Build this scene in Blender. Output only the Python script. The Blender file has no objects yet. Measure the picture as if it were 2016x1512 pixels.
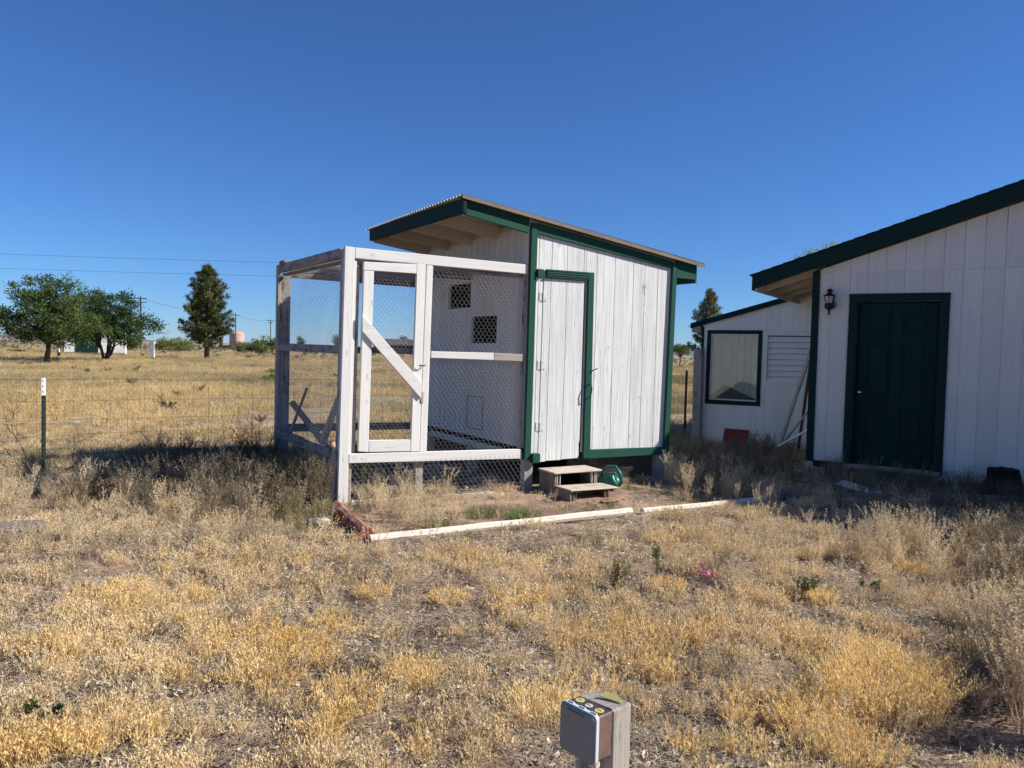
import bpy, bmesh, math, random
from mathutils import Vector, Matrix, noise, Euler
R = math.radians
scene = bpy.context.scene
COL = scene.collection

# ------------------------------------------------------------------ camera
FPX, PITCH, ROLL, HC = 1531.0, 0.0425, 0.0265, 1.5
IW, IH = 2016.0, 1512.0
cam_d = bpy.data.cameras.new('camera')
cam = bpy.data.objects.new('camera', cam_d); COL.objects.link(cam)
cam_d.sensor_fit = 'HORIZONTAL'; cam_d.sensor_width = 36.0; cam_d.lens = FPX / IW * 36.0
cam_d.clip_start = 0.05; cam_d.clip_end = 60000
_fw = Vector((0, math.cos(PITCH), -math.sin(PITCH))); _up0 = Vector((0, math.sin(PITCH), math.cos(PITCH))); _rt0 = Vector((1, 0, 0))
_rt = _rt0 * math.cos(ROLL) + _up0 * math.sin(ROLL); _up = -_rt0 * math.sin(ROLL) + _up0 * math.cos(ROLL)
cam.matrix_world = Matrix(((_rt.x, _up.x, -_fw.x, 0), (_rt.y, _up.y, -_fw.y, 0), (_rt.z, _up.z, -_fw.z, HC), (0, 0, 0, 1)))
scene.camera = cam
scene.render.resolution_x = 1024; scene.render.resolution_y = 768

# ------------------------------------------------------------------ sky, sun, exposure
SUN_AZ, SUN_EL = R(-4.5), R(37.2)          # azimuth from +X, anticlockwise
sun_dir = Vector((math.cos(SUN_EL) * math.cos(SUN_AZ), math.cos(SUN_EL) * math.sin(SUN_AZ), math.sin(SUN_EL)))
world = bpy.data.worlds.new('World'); scene.world = world; world.use_nodes = True
wn = world.node_tree.nodes; wl = world.node_tree.links
bg = wn.get('Background') or wn.new('ShaderNodeBackground')
sky = wn.new('ShaderNodeTexSky'); sky.sky_type = 'NISHITA'; sky.sun_disc = False
sky.sun_elevation = SUN_EL; sky.sun_rotation = math.pi / 2 - SUN_AZ
sky.altitude = 1300; sky.air_density = 1.0; sky.dust_density = 0.0; sky.ozone_density = 10.0
tint = wn.new('ShaderNodeMix'); tint.data_type = 'RGBA'; tint.blend_type = 'MULTIPLY'; tint.inputs[0].default_value = 1.0; tint.inputs[7].default_value = (0.82, 1.07, 1.31, 1)   # the deep blue of dry high-desert air
wl.new(sky.outputs[0], tint.inputs[6]); wl.new(tint.outputs[2], bg.inputs[0]); bg.inputs[1].default_value = 0.068
sun_l = bpy.data.lights.new('sun', 'SUN'); sun_l.energy = 5.0; sun_l.angle = R(0.53); sun_l.color = (1.0, 0.962, 0.86)
sun_o = bpy.data.objects.new('sun', sun_l); COL.objects.link(sun_o)
sun_o.rotation_euler = (-sun_dir).to_track_quat('-Z', 'Y').to_euler(); sun_o.location = (20, 0, 30)
scene.view_settings.view_transform = 'Standard'; scene.view_settings.look = 'None'
scene.view_settings.gamma = 1.0; scene.view_settings.use_curve_mapping = False
scene.view_settings.exposure = 0.47
scene.render.engine = 'CYCLES'
scene.cycles.max_bounces = 6; scene.cycles.transparent_max_bounces = 16

# ------------------------------------------------------------------ pixel -> place helpers
def pray(u, v):
    a, b = (u - IW / 2) / FPX, (v - IH / 2) / FPX
    cr, sr, cp, sp = math.cos(ROLL), math.sin(ROLL), math.cos(PITCH), math.sin(PITCH)
    x = a * cr + b * sr; y = -(-a * sr + b * cr)
    return Vector((x, cp + y * sp, -sp + y * cp))
CAMP = Vector((0, 0, HC))
def pground(u, v, z=0.0):
    d = pray(u, v); return CAMP + d * ((z - HC) / d.z)
def pdepth(u, v, D):
    d = pray(u, v); return CAMP + d * (D / d.y)
class Frame:
    """local frame of a building: x along its front, y inward, z up"""
    def __init__(s, ox, oy, th): s.o = Vector((ox, oy, 0)); s.th = th; s.x = Vector((math.cos(th), math.sin(th), 0)); s.y = Vector((-math.sin(th), math.cos(th), 0))
    def front(s, u, v, yoff=0.0):
        d = pray(u, v); o = s.o + s.y * yoff; P = CAMP + d * ((o - CAMP).dot(s.y) / d.dot(s.y)); return ((P - s.o).dot(s.x), P.z)
    def side(s, u, v, xoff=0.0):
        d = pray(u, v); o = s.o + s.x * xoff; P = CAMP + d * ((o - CAMP).dot(s.x) / d.dot(s.x)); return ((P - s.o).dot(s.y), P.z)
    def w(s, x, y, z=0): return s.o + s.x * x + s.y * y + Vector((0, 0, z))
    def loc(s, p): q = p - s.o; return (q.dot(s.x), q.dot(s.y))
RUN = Frame(-1.54, 7.03, 0.52)
CO = RUN.w(1.93, 0); COOP = Frame(CO.x, CO.y, 0.52)
HOUSE = Frame(3.82, 10.0, -0.56)
LEAN = Frame(3.23, 13.3, -0.56)

# ------------------------------------------------------------------ material helpers
MATS = {}
class NT:
    def __init__(s, name):
        s.m = bpy.data.materials.new(name); s.m.use_nodes = True; s.t = s.m.node_tree; s.t.nodes.clear()
        s.out = s.n('ShaderNodeOutputMaterial'); s.b = s.n('ShaderNodeBsdfPrincipled'); s.l(s.b.outputs[0], s.out.inputs[0]); MATS[name] = s.m
    def n(s, ty, **kw):
        k = s.t.nodes.new(ty)
        for a, v in kw.items(): setattr(k, a, v)
        return k
    def l(s, a, b): s.t.links.new(a, b)
    def coord(s, kind='Object', scale=(1, 1, 1)):
        tc = s.n('ShaderNodeTexCoord'); mp = s.n('ShaderNodeMapping'); mp.inputs['Scale'].default_value = scale
        s.l(tc.outputs[kind], mp.inputs[0]); return mp.outputs[0]
    def wpos(s, scale=(1, 1, 1)):
        g = s.n('ShaderNodeNewGeometry'); mp = s.n('ShaderNodeMapping'); mp.inputs['Scale'].default_value = scale
        s.l(g.outputs['Position'], mp.inputs[0]); return mp.outputs[0]
    def noise(s, vec, scale, detail=4, rough=0.55, out='Fac', dist=0.0):
        k = s.n('ShaderNodeTexNoise'); k.inputs['Scale'].default_value = scale; k.inputs['Detail'].default_value = detail
        k.inputs['Roughness'].default_value = rough; k.inputs['Distortion'].default_value = dist
        s.l(vec, k.inputs['Vector']); return k.outputs[out]
    def ramp(s, fac, stops, interp='LINEAR'):
        k = s.n('ShaderNodeValToRGB'); k.color_ramp.interpolation = interp; e = k.color_ramp.elements
        while len(e) < len(stops): e.new(0.5)
        for i, (p, c) in enumerate(stops):
            e[i].position = p; e[i].color = (c, c, c, 1) if not hasattr(c, '__len__') else (*c[:3], 1)
        s.l(fac, k.inputs[0]); return k.outputs[0]
    def mix(s, fac, a, b, mode='MIX'):
        k = s.n('ShaderNodeMix', data_type='RGBA', blend_type=mode)
        for sock, v in ((k.inputs[0], fac), (k.inputs[6], a), (k.inputs[7], b)):
            if isinstance(v, (int, float)): sock.default_value = v
            elif isinstance(v, (tuple, list)): sock.default_value = (*v[:3], 1)
            else: s.l(v, sock)
        return k.outputs[2]
    def math(s, op, a, b=0.0):
        k = s.n('ShaderNodeMath', operation=op)
        for i, v in enumerate((a, b)):
            if isinstance(v, (int, float)): k.inputs[i].default_value = v
            else: s.l(v, k.inputs[i])
        return k.outputs[0]
    def rnd(s): return s.n('ShaderNodeObjectInfo').outputs['Random']
    def bump(s, h, strength=0.4, dist=0.01):
        k = s.n('ShaderNodeBump'); k.inputs['Strength'].default_value = strength; k.inputs['Distance'].default_value = dist
        s.l(h, k.inputs['Height']); s.l(k.outputs[0], s.b.inputs['Normal'])
    def set(s, col=None, rough=0.7, metal=0.0, spec=0.3):
        if col is not None:
            if isinstance(col, (tuple, list)): s.b.inputs['Base Color'].default_value = (*col[:3], 1)
            else: s.l(col, s.b.inputs['Base Color'])
        if isinstance(rough, (int, float)): s.b.inputs['Roughness'].default_value = rough
        else: s.l(rough, s.b.inputs['Roughness'])
        s.b.inputs['Metallic'].default_value = metal; s.b.inputs['Specular IOR Level'].default_value = spec

def painted(name, col, under, wear=0.62, grain=(45, 45, 2.2), rough=0.75, bump=0.5, dirt=(0.45, 0.38, 0.3), dirt_amt=0.25, axis='z', grainamt=0.35, spec=0.3):
    """paint over sawn wood: grain relief, cracks, flaked spots"""
    t = NT(name)
    sc = {'z': grain, 'x': (grain[2], grain[1], grain[0]), 'y': (grain[0], grain[2], grain[1])}[axis]
    v = t.coord('Object', sc); v1 = t.coord('Object', (1, 1, 1))
    r = t.rnd()
    add = t.n('ShaderNodeVectorMath', operation='ADD'); t.l(v, add.inputs[0])
    cmb = t.n('ShaderNodeCombineXYZ'); m = t.math('MULTIPLY', r, 57.0); t.l(m, cmb.inputs[0]); t.l(m, cmb.inputs[1]); t.l(m, cmb.inputs[2]); t.l(cmb.outputs[0], add.inputs[1])
    g = t.noise(add.outputs[0], 1.0, 6, 0.65, dist=0.6)
    g2 = t.noise(add.outputs[0], 3.3, 4, 0.7)
    crack = t.ramp(g2, [(0.30, 0.0), (0.36, 1.0)])
    flake = t.ramp(t.mix(0.5, g, t.noise(v1, 5.5, 5, 0.7)), [(wear, 0.0), (wear + 0.05, 1.0)])
    blot = t.ramp(t.noise(v1, 1.7, 5, 0.6), [(0.35, 0.0), (0.75, 1.0)])
    base = t.mix(t.math('MULTIPLY', blot, dirt_amt), col, tuple(c * d for c, d in zip(col, (0.85, 0.8, 0.74))))
    base = t.mix(t.math('MULTIPLY', t.ramp(g, [(0.34, 1.0), (0.62, 0.0)]), grainamt), base, tuple(c * 0.70 for c in col))
    base = t.mix(flake, base, under)
    base = t.mix(crack, tuple(c * 0.55 for c in under), base)
    vr = t.n('ShaderNodeHueSaturation'); t.l(t.math('ADD', t.math('MULTIPLY', r, 0.1), 0.95), vr.inputs['Value']); t.l(base, vr.inputs['Color'])
    t.set(vr.outputs[0], rough, 0.0, spec); t.bump(t.math('ADD', g, t.math('MULTIPLY', crack, 0.35)), bump, 0.006)
    return t.m
WHITE = (0.80, 0.79, 0.77); GREYW = (0.24, 0.20, 0.165)
painted('white_paint_sawn', (0.75, 0.75, 0.735), (0.34, 0.32, 0.30), 0.60, (34, 34, 1.3), bump=1.0, grainamt=0.85)
painted('white_paint_smooth', (0.74, 0.72, 0.69), (0.30, 0.25, 0.20), 0.61, (26, 26, 1.2), bump=0.5, axis='z')
painted('white_paint_smooth_x', (0.74, 0.72, 0.69), (0.30, 0.25, 0.20), 0.61, (26, 26, 1.2), bump=0.5, axis='x')
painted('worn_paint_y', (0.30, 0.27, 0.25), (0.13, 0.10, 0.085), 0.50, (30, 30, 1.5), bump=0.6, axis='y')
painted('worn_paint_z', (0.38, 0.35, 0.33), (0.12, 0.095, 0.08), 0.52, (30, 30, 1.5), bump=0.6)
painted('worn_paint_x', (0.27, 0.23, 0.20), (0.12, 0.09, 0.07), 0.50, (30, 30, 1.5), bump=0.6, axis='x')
painted('lean_siding', (0.86, 0.84, 0.78), (0.5, 0.48, 0.45), 0.78, (60, 60, 2.5), bump=0.35, dirt_amt=0.15)
painted('house_siding', (0.70, 0.68, 0.62), (0.45, 0.42, 0.38), 0.72, (60, 60, 2.5), bump=0.35, dirt_amt=0.45)
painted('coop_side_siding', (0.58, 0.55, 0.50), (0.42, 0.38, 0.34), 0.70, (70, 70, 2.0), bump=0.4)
painted('green_trim', (0.018, 0.078, 0.056), (0.06, 0.09, 0.07), 0.72, (30, 30, 1.2), rough=0.7, bump=0.35, dirt_amt=0.15, spec=0.15)
painted('green_trim_x', (0.018, 0.078, 0.056), (0.06, 0.09, 0.07), 0.72, (30, 30, 1.2), rough=0.7, bump=0.35, dirt_amt=0.15, spec=0.15, axis='x')
painted('green_dark', (0.007, 0.030, 0.026), (0.010, 0.034, 0.030), 0.80, (25, 25, 1.5), rough=0.7, bump=0.15, dirt_amt=0.1, spec=0.12)
painted('soffit_beige', (0.52, 0.44, 0.34), (0.3, 0.24, 0.18), 0.72, (20, 20, 1.5), bump=0.25, axis='x')
painted('weathered_wood', (0.42, 0.37, 0.32), (0.26, 0.215, 0.175), 0.52, (55, 55, 2.0), bump=0.9, rough=0.9)
painted('weathered_wood_x', (0.42, 0.37, 0.32), (0.26, 0.215, 0.175), 0.52, (55, 55, 2.0), bump=0.9, rough=0.9, axis='x')
painted('pale_timber', (0.72, 0.64, 0.54), (0.50, 0.40, 0.30), 0.55, (40, 40, 2.0), bump=0.8, rough=0.9, axis='x')
painted('grey_timber', (0.20, 0.17, 0.145), (0.12, 0.10, 0.08), 0.52, (40, 40, 2.0), bump=0.8, rough=0.9, axis='x')
painted('red_timber', (0.25, 0.065, 0.05), (0.36, 0.25, 0.18), 0.50, (40, 40, 3.0), bump=0.7, rough=0.85, axis='x')
painted('red_board', (0.22, 0.045, 0.035), (0.14, 0.07, 0.05), 0.6, (20, 20, 3.0), bump=0.3, rough=0.8)
painted('brown_board', (0.10, 0.045, 0.028), (0.06, 0.035, 0.025), 0.6, (30, 30, 2.0), bump=0.4, rough=0.8)
painted('step_ply', (0.25, 0.195, 0.155), (0.15, 0.11, 0.08), 0.50, (12, 12, 12), bump=0.8, rough=0.9)
painted('step_tread', (0.60, 0.52, 0.43), (0.30, 0.23, 0.17), 0.54, (30, 30, 2.0), bump=0.5, rough=0.85, axis='x')
painted('bark', (0.085, 0.065, 0.05), (0.05, 0.038, 0.03), 0.5, (14, 14, 3.0), bump=1.0, rough=0.95)
painted('grey_pole', (0.10, 0.08, 0.065), (0.07, 0.055, 0.045), 0.5, (14, 14, 1.0), bump=0.3, rough=0.95)
painted('dark_wood', (0.06, 0.045, 0.035), (0.04, 0.03, 0.025), 0.5, (20, 20, 2.0), bump=0.4, rough=0.9)

def simple(name, col, rough=0.6, metal=0.0, spec=0.4, var=0.25, nscale=9.0, bump=0.0, col2=None):
    t = NT(name); n = t.noise(t.coord('Object'), nscale, 5, 0.6)
    c2 = col2 or tuple(c * (1 - var) for c in col)
    t.set(t.mix(t.ramp(n, [(0.35, 0.0), (0.68, 1.0)]), col, c2), rough, metal, spec)
    if bump: t.bump(n, bump, 0.01)
    return t.m
simple('galvanised', (0.62, 0.61, 0.60), 0.38, 0.85, 0.5, 0.35, 14)
simple('net_wire', (0.55, 0.54, 0.52), 0.42, 0.35, 0.5, 0.2, 3)
simple('rusty_wire', (0.16, 0.10, 0.075), 0.7, 0.3, 0.4, 0.4, 8)
simple('roof_sheet', (0.74, 0.72, 0.69), 0.5, 0.25, 0.4, 0.25, 4)
simple('drip_tan', (0.21, 0.165, 0.13), 0.6, 0.0, 0.4, 0.3, 5)
simple('shingle', (0.035, 0.05, 0.045), 0.95, 0, 0.2, 0.45, 40, 0.4)
simple('black_iron', (0.012, 0.011, 0.010), 0.45, 0.2, 0.4, 0.3, 30)
simple('dark_steel', (0.05, 0.05, 0.05), 0.5, 0.6, 0.4, 0.4, 30)
simple('rust_steel', (0.10, 0.06, 0.045), 0.8, 0.2, 0.3, 0.4, 20)
simple('brass', (0.80, 0.58, 0.20), 0.25, 1.0, 0.5, 0.2, 10)
simple('hinge_white', (0.70, 0.69, 0.66), 0.6, 0, 0.3, 0.3, 30)
simple('frosted_glass', (0.50, 0.48, 0.40), 0.35, 0, 0.5, 0.12, 12)
simple('white_alu', (0.76, 0.75, 0.73), 0.45, 0, 0.4, 0.1, 6)
simple('louvre_glass', (0.86, 0.86, 0.84), 0.25, 0, 0.6, 0.22, 2.2, col2=(0.80, 0.79, 0.76))
t = NT('curtain'); t.set((0.88, 0.86, 0.78), 0.95, 0, 0.1); tl = t.n('ShaderNodeBsdfTranslucent'); tl.inputs[0].default_value = (0.9, 0.87, 0.78, 1); mx = t.n('ShaderNodeMixShader'); mx.inputs[0].default_value = 0.45
t.l(t.b.outputs[0], mx.inputs[1]); t.l(tl.outputs[0], mx.inputs[2]); t.l(mx.outputs[0], t.out.inputs[0])
simple('triangle_grey', (0.13, 0.135, 0.13), 0.9, 0, 0.1, 0.3, 6)
simple('interior_dark', (0.022, 0.018, 0.015), 0.95, 0, 0.1, 0.4, 4)  # near black: the shade inside openings is put into this colour
simple('can_plastic', (0.008, 0.145, 0.100), 0.38, 0, 0.5, 0.2, 4)
simple('box_grey', (0.20, 0.205, 0.205), 0.42, 0, 0.5, 0.1, 5)
simple('box_gasket', (0.62, 0.65, 0.66), 0.5, 0, 0.4, 0.15, 20)
simple('box_brown', (0.20, 0.125, 0.095), 0.62, 0.1, 0.4, 0.3, 45)
simple('box_top', (0.085, 0.07, 0.06), 0.8, 0.1, 0.3, 0.5, 60, 0.2)
simple('plug_yellow', (0.62, 0.54, 0.20), 0.45, 0, 0.4, 0.2, 30)
simple('plug_grey', (0.55, 0.55, 0.52), 0.45, 0, 0.4, 0.2, 30)
simple('conduit', (0.60, 0.55, 0.40), 0.45, 0, 0.4, 0.15, 10)
simple('steel_post_green', (0.028, 0.045, 0.032), 0.6, 0.1, 0.4, 0.4, 14)
simple('post_white', (0.78, 0.78, 0.75), 0.6, 0, 0.4, 0.12, 14)
simple('tank_pink', (0.60, 0.42, 0.38), 0.75, 0, 0.2, 0.3, 0.5, col2=(0.42, 0.24, 0.19))
simple('far_white', (0.74, 0.73, 0.70), 0.8, 0, 0.2, 0.15, 0.7)
simple('far_dark', (0.035, 0.025, 0.02), 0.9, 0, 0.2, 0.3, 1)
simple('far_roof', (0.10, 0.09, 0.085), 0.9, 0, 0.2, 0.3, 1)
simple('stone_pale', (0.58, 0.53, 0.45), 0.9, 0, 0.2, 0.3, 18, 0.6)
simple('stone_grey', (0.24, 0.225, 0.21), 0.9, 0, 0.2, 0.4, 22, 0.6)
simple('stone_orange', (0.62, 0.40, 0.16), 0.9, 0, 0.2, 0.4, 22, 0.5, col2=(0.20, 0.16, 0.12))
simple('brick_pink', (0.42, 0.22, 0.17), 0.9, 0, 0.2, 0.3, 18, 0.4)
simple('pink_plastic', (0.30, 0.085, 0.15), 0.5, 0, 0.4, 0.15, 10)
simple('stump_wood', (0.028, 0.020, 0.016), 0.95, 0, 0.1, 0.5, 18, 1.0)
simple('egg_brown', (0.62, 0.42, 0.32), 0.6, 0, 0.3, 0.2, 12)
simple('hill_rock', (0.13, 0.125, 0.12), 0.95, 0, 0.1, 0.4, 0.0012)

# glass of the picture window: a clear reflecting pane
t = NT('window_glass'); t.t.nodes.remove(t.b)
gl = t.n('ShaderNodeBsdfGlossy'); gl.inputs['Roughness'].default_value = 0.03; tr = t.n('ShaderNodeBsdfTransparent'); tr.inputs[0].default_value = (0.97, 0.98, 0.975, 1)
fr = t.n('ShaderNodeFresnel'); fr.inputs[0].default_value = 1.52; mx = t.n('ShaderNodeMixShader')
t.l(fr.outputs[0], mx.inputs[0]); t.l(tr.outputs[0], mx.inputs[1]); t.l(gl.outputs[0], mx.inputs[2]); t.l(mx.outputs[0], t.out.inputs[0])

def foliage(name, stops, transl=0.35, rough=0.75, wscale=0.5, wamt=0.5):
    """thin leaf / straw: colour by plant and by patch of ground, some light passing through"""
    t = NT(name); r = t.rnd(); w = t.noise(t.wpos(), wscale, 3, 0.6)
    w = t.ramp(w, [(0.36, 0.0), (0.64, 1.0)])
    f = t.math('ADD', t.math('MULTIPLY', r, 1 - wamt), t.math('MULTIPLY', w, wamt))
    fine = t.noise(t.wpos(), 35.0, 2, 0.6)
    f = t.math('ADD', f, t.math('MULTIPLY', t.math('SUBTRACT', fine, 0.5), 0.55))
    c = t.ramp(f, stops); t.set(c, rough, 0, 0.15)
    tl = t.n('ShaderNodeBsdfTranslucent'); t.l(c, tl.inputs[0]); mx = t.n('ShaderNodeMixShader'); mx.inputs[0].default_value = transl
    t.l(t.b.outputs[0], mx.inputs[1]); t.l(tl.outputs[0], mx.inputs[2]); t.l(mx.outputs[0], t.out.inputs[0]); return t.m
foliage('dry_grass', [(0.0, (0.34, 0.26, 0.16)), (0.30, (0.66, 0.51, 0.31)), (0.6, (0.86, 0.68, 0.42)), (1.0, (0.92, 0.71, 0.37))], 0.22, wscale=0.9)
foliage('litter', [(0.0, (0.09, 0.07, 0.055)), (0.35, (0.22, 0.175, 0.13)), (0.7, (0.50, 0.42, 0.31)), (1.0, (0.76, 0.67, 0.52))], 0.1, wscale=2.0, wamt=0.25)
foliage('gold_grass', [(0.0, (0.74, 0.53, 0.25)), (0.5, (0.88, 0.66, 0.31)), (1.0, (0.93, 0.74, 0.40))], 0.35)
foliage('weed_dry', [(0.0, (0.40, 0.31, 0.21)), (0.4, (0.64, 0.52, 0.35)), (0.75, (0.78, 0.64, 0.43)), (1.0, (0.86, 0.72, 0.49))], 0.3, wscale=1.4)
foliage('weed_brown', [(0.0, (0.10, 0.078, 0.055)), (0.5, (0.20, 0.155, 0.105)), (1.0, (0.36, 0.29, 0.20))], 0.2)
foliage('weed_olive', [(0.0, (0.20, 0.17, 0.09)), (0.5, (0.32, 0.27, 0.13)), (1.0, (0.42, 0.36, 0.18))], 0.3)
foliage('green_grass', [(0.0, (0.07, 0.13, 0.03)), (0.5, (0.12, 0.19, 0.045)), (1.0, (0.22, 0.27, 0.07))], 0.35)
foliage('green_weed', [(0.0, (0.07, 0.10, 0.045)), (0.5, (0.13, 0.16, 0.07)), (1.0, (0.20, 0.21, 0.10))], 0.3)
foliage('field_grass', [(0.0, (0.21, 0.19, 0.11)), (0.3, (0.41, 0.33, 0.185)), (0.65, (0.63, 0.46, 0.22)), (1.0, (0.76, 0.59, 0.31))], 0.25, wscale=0.16, wamt=0.75)
foliage('brush_dead', [(0.0, (0.045, 0.036, 0.03)), (1.0, (0.12, 0.095, 0.075))], 0.0)
foliage('leaf_chinaberry', [(0.0, (0.034, 0.066, 0.020)), (0.5, (0.075, 0.118, 0.034)), (1.0, (0.15, 0.195, 0.06))], 0.3, wscale=0.8)
foliage('leaf_pine', [(0.0, (0.050, 0.068, 0.026)), (0.5, (0.14, 0.15, 0.055)), (1.0, (0.25, 0.24, 0.09))], 0.12, wscale=1.0)
foliage('leaf_creosote', [(0.0, (0.08, 0.11, 0.035)), (0.5, (0.14, 0.17, 0.05)), (1.0, (0.23, 0.24, 0.08))], 0.25, wscale=0.3)
foliage('leaf_light', [(0.0, (0.16, 0.22, 0.08)), (1.0, (0.38, 0.44, 0.20))], 0.3, wscale=0.8)

# ground: reddish desert soil, litter and cropped straw
t = NT('soil'); p = t.wpos()
n1 = t.noise(p, 0.35, 4, 0.6); n2 = t.noise(p, 3.1, 6, 0.65); n3 = t.noise(p, 45.0, 5, 0.75); n4 = t.noise(t.wpos((1, 1, 1)), 0.045, 5, 0.65)
c = t.mix(t.ramp(n2, [(0.35, 0), (0.65, 1)]), (0.35, 0.225, 0.155), (0.48, 0.33, 0.235))
c = t.mix(t.ramp(n3, [(0.55, 0), (0.68, 1)]), c, (0.54, 0.43, 0.31))
c = t.mix(t.ramp(n3, [(0.24, 1), (0.36, 0)]), c, (0.085, 0.06, 0.045))
c = t.mix(t.ramp(t.noise(p, 1.1, 5, 0.7), [(0.44, 0.0), (0.60, 0.75)]), c, (0.15, 0.105, 0.08))
straw = t.mix(t.ramp(n4, [(0.38, 0), (0.62, 1)]), (0.27, 0.215, 0.135), (0.40, 0.30, 0.165))
straw = t.mix(t.ramp(t.noise(p, 0.5, 6, 0.7), [(0.44, 0), (0.62, 0.85)]), straw, (0.22, 0.19, 0.12))
sx = t.n('ShaderNodeSeparateXYZ'); t.l(p, sx.inputs[0])
fld = t.ramp(t.math('MULTIPLY', t.math('ADD', sx.outputs[1], t.math('MULTIPLY', t.math('SUBTRACT', n1, 0.5), 8.0)), 0.01), [(0.10, 0.0), (0.20, 1.0)])
c = t.mix(t.math('MULTIPLY', fld, 0.8), c, straw)
t.set(c, 0.95, 0, 0.1); t.bump(t.math('ADD', n3, t.math('MULTIPLY', n2, 1.5)), 0.6, 0.018)

# ------------------------------------------------------------------ mesh helpers
class MB:
    def __init__(s): s.v = []; s.f = []
    def add(s, vs, fs):
        o = len(s.v); s.v.extend([tuple(x) for x in vs]); s.f.extend([tuple(i + o for i in f) for f in fs]); return s
    def box(s, x0, x1, y0, y1, z0, z1):
        return s.add([(x0, y0, z0), (x1, y0, z0), (x1, y1, z0), (x0, y1, z0), (x0, y0, z1), (x1, y0, z1), (x1, y1, z1), (x0, y1, z1)],
                     [(0, 3, 2, 1), (4, 5, 6, 7), (0, 1, 5, 4), (1, 2, 6, 5), (2, 3, 7, 6), (3, 0, 4, 7)])
    def prism(s, pts, y0, y1):
        """polygon in (x,z), anticlockwise seen from -y, extruded y0..y1"""
        n = len(pts); a = sum(pts[i][0] * pts[(i + 1) % n][1] - pts[(i + 1) % n][0] * pts[i][1] for i in range(n))
        if a < 0: pts = pts[::-1]
        vs = [(x, y0, z) for x, z in pts] + [(x, y1, z) for x, z in pts]
        return s.add(vs, [tuple(range(n)), tuple(range(2 * n - 1, n - 1, -1))] + [(i, i + n, (i + 1) % n + n, (i + 1) % n) for i in range(n)])
    def prismx(s, pts, x0, x1):
        """polygon in (y,z) extruded x0..x1"""
        m = MB().prism(pts, 0, 1)
        return s.add([(x0 + (x1 - x0) * v[1], v[0], v[2]) for v in m.v], [tuple(reversed(f)) for f in m.f])
    def tube(s, path, rad, n=6, cap=True):
        path = [Vector(p) for p in path]; rad = rad if hasattr(rad, '__len__') else [rad] * len(path)
        vs = []; ref = None
        for i, p in enumerate(path):
            d = (path[min(i + 1, len(path) - 1)] - path[max(i - 1, 0)]).normalized()
            if ref is None: ref = d.orthogonal().normalized()
            u = (ref - d * ref.dot(d)).normalized() if (ref - d * ref.dot(d)).length > 1e-5 else d.orthogonal().normalized(); ref = u; w = d.cross(u)
            for k in range(n):
                a = 2 * math.pi * k / n; vs.append(p + (u * math.cos(a) + w * math.sin(a)) * rad[i])
        fs = [(i * n + k, i * n + (k + 1) % n, (i + 1) * n + (k + 1) % n, (i + 1) * n + k) for i in range(len(path) - 1) for k in range(n)]
        if cap: fs += [tuple(range(n - 1, -1, -1)), tuple((len(path) - 1) * n + k for k in range(n))]
        return s.add(vs, fs)
    def lathe(s, prof, n=16, c=(0, 0, 0), axis='z'):
        vs = []
        for r, z in prof:
            for k in range(n):
                a = 2 * math.pi * (k + .5) / n; q = (r * math.cos(a), r * math.sin(a), z)
                if axis == 'y': q = (q[0], q[2], q[1])
                if axis == 'x': q = (q[2], q[0], q[1])
                vs.append((q[0] + c[0], q[1] + c[1], q[2] + c[2]))
        fs = [(i * n + k, i * n + (k + 1) % n, (i + 1) * n + (k + 1) % n, (i + 1) * n + k) for i in range(len(prof) - 1) for k in range(n)]
        fs += [tuple(range(n - 1, -1, -1)), tuple((len(prof) - 1) * n + k for k in range(n))]
        return s.add(vs, fs)
    def strip(s, pts, w, side):
        """flat tapering ribbon: thin blade or stem"""
        vs = []; m = len(pts)
        for i, p in enumerate(pts):
            ww = w * (1 - 0.75 * i / (m - 1)) * 0.5; vs += [p - side * ww, p + side * ww]
        return s.add(vs, [(2 * i, 2 * i + 1, 2 * i + 3, 2 * i + 2) for i in range(m - 1)])
    def leaf(s, c, d, side, L, W):
        return s.add([c, c + d * L * .5 + side * W * .5, c + d * L, c + d * L * .5 - side * W * .5], [(0, 1, 2, 3)])
    def mesh(s, name, mat):
        me = bpy.data.meshes.new(name); me.from_pydata(s.v, [], s.f); me.materials.append(MATS[mat]); me.update(); return me
    def build(s, name, mat, parent=None, bevel=0.0, smooth=False, recalc=False):
        me = s.mesh(name, mat)
        if bevel or recalc:
            bm = bmesh.new(); bm.from_mesh(me)
            if recalc: bmesh.ops.recalc_face_normals(bm, faces=bm.faces)
            if bevel: bmesh.ops.bevel(bm, geom=[e for e in bm.edges if len(e.link_faces) == 2 and e.calc_face_angle(0) > 0.5], offset=bevel, segments=1, affect='EDGES', clamp_overlap=True)
            bm.to_mesh(me); bm.free()
        if smooth:
            for p in me.polygons: p.use_smooth = True
        o = bpy.data.objects.new(name, me); COL.objects.link(o); o.parent = parent; return o
def tag(o, label=None, cat=None, group=None, kind=None):
    if label: o['label'] = label
    if cat: o['category'] = cat
    if group: o['group'] = group
    if kind: o['kind'] = kind
    return o
def empty(name, loc, rz=0.0, label=None, cat=None, group=None):
    o = bpy.data.objects.new(name, None); o.empty_display_size = 0.2; COL.objects.link(o); o.location = loc; o.rotation_euler = (0, 0, rz); return tag(o, label, cat, group)
def copy_tree(o, parent=None):
    c = o.copy(); COL.objects.link(c); c.parent = parent
    for ch in [k for k in bpy.data.objects if k.parent == o and k != c]: copy_tree(ch, c)
    return c
def nz(x, y, z=0.0, s=1.0): return noise.noise(Vector((x * s, y * s, z)))
rng = random.Random(7)
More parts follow.
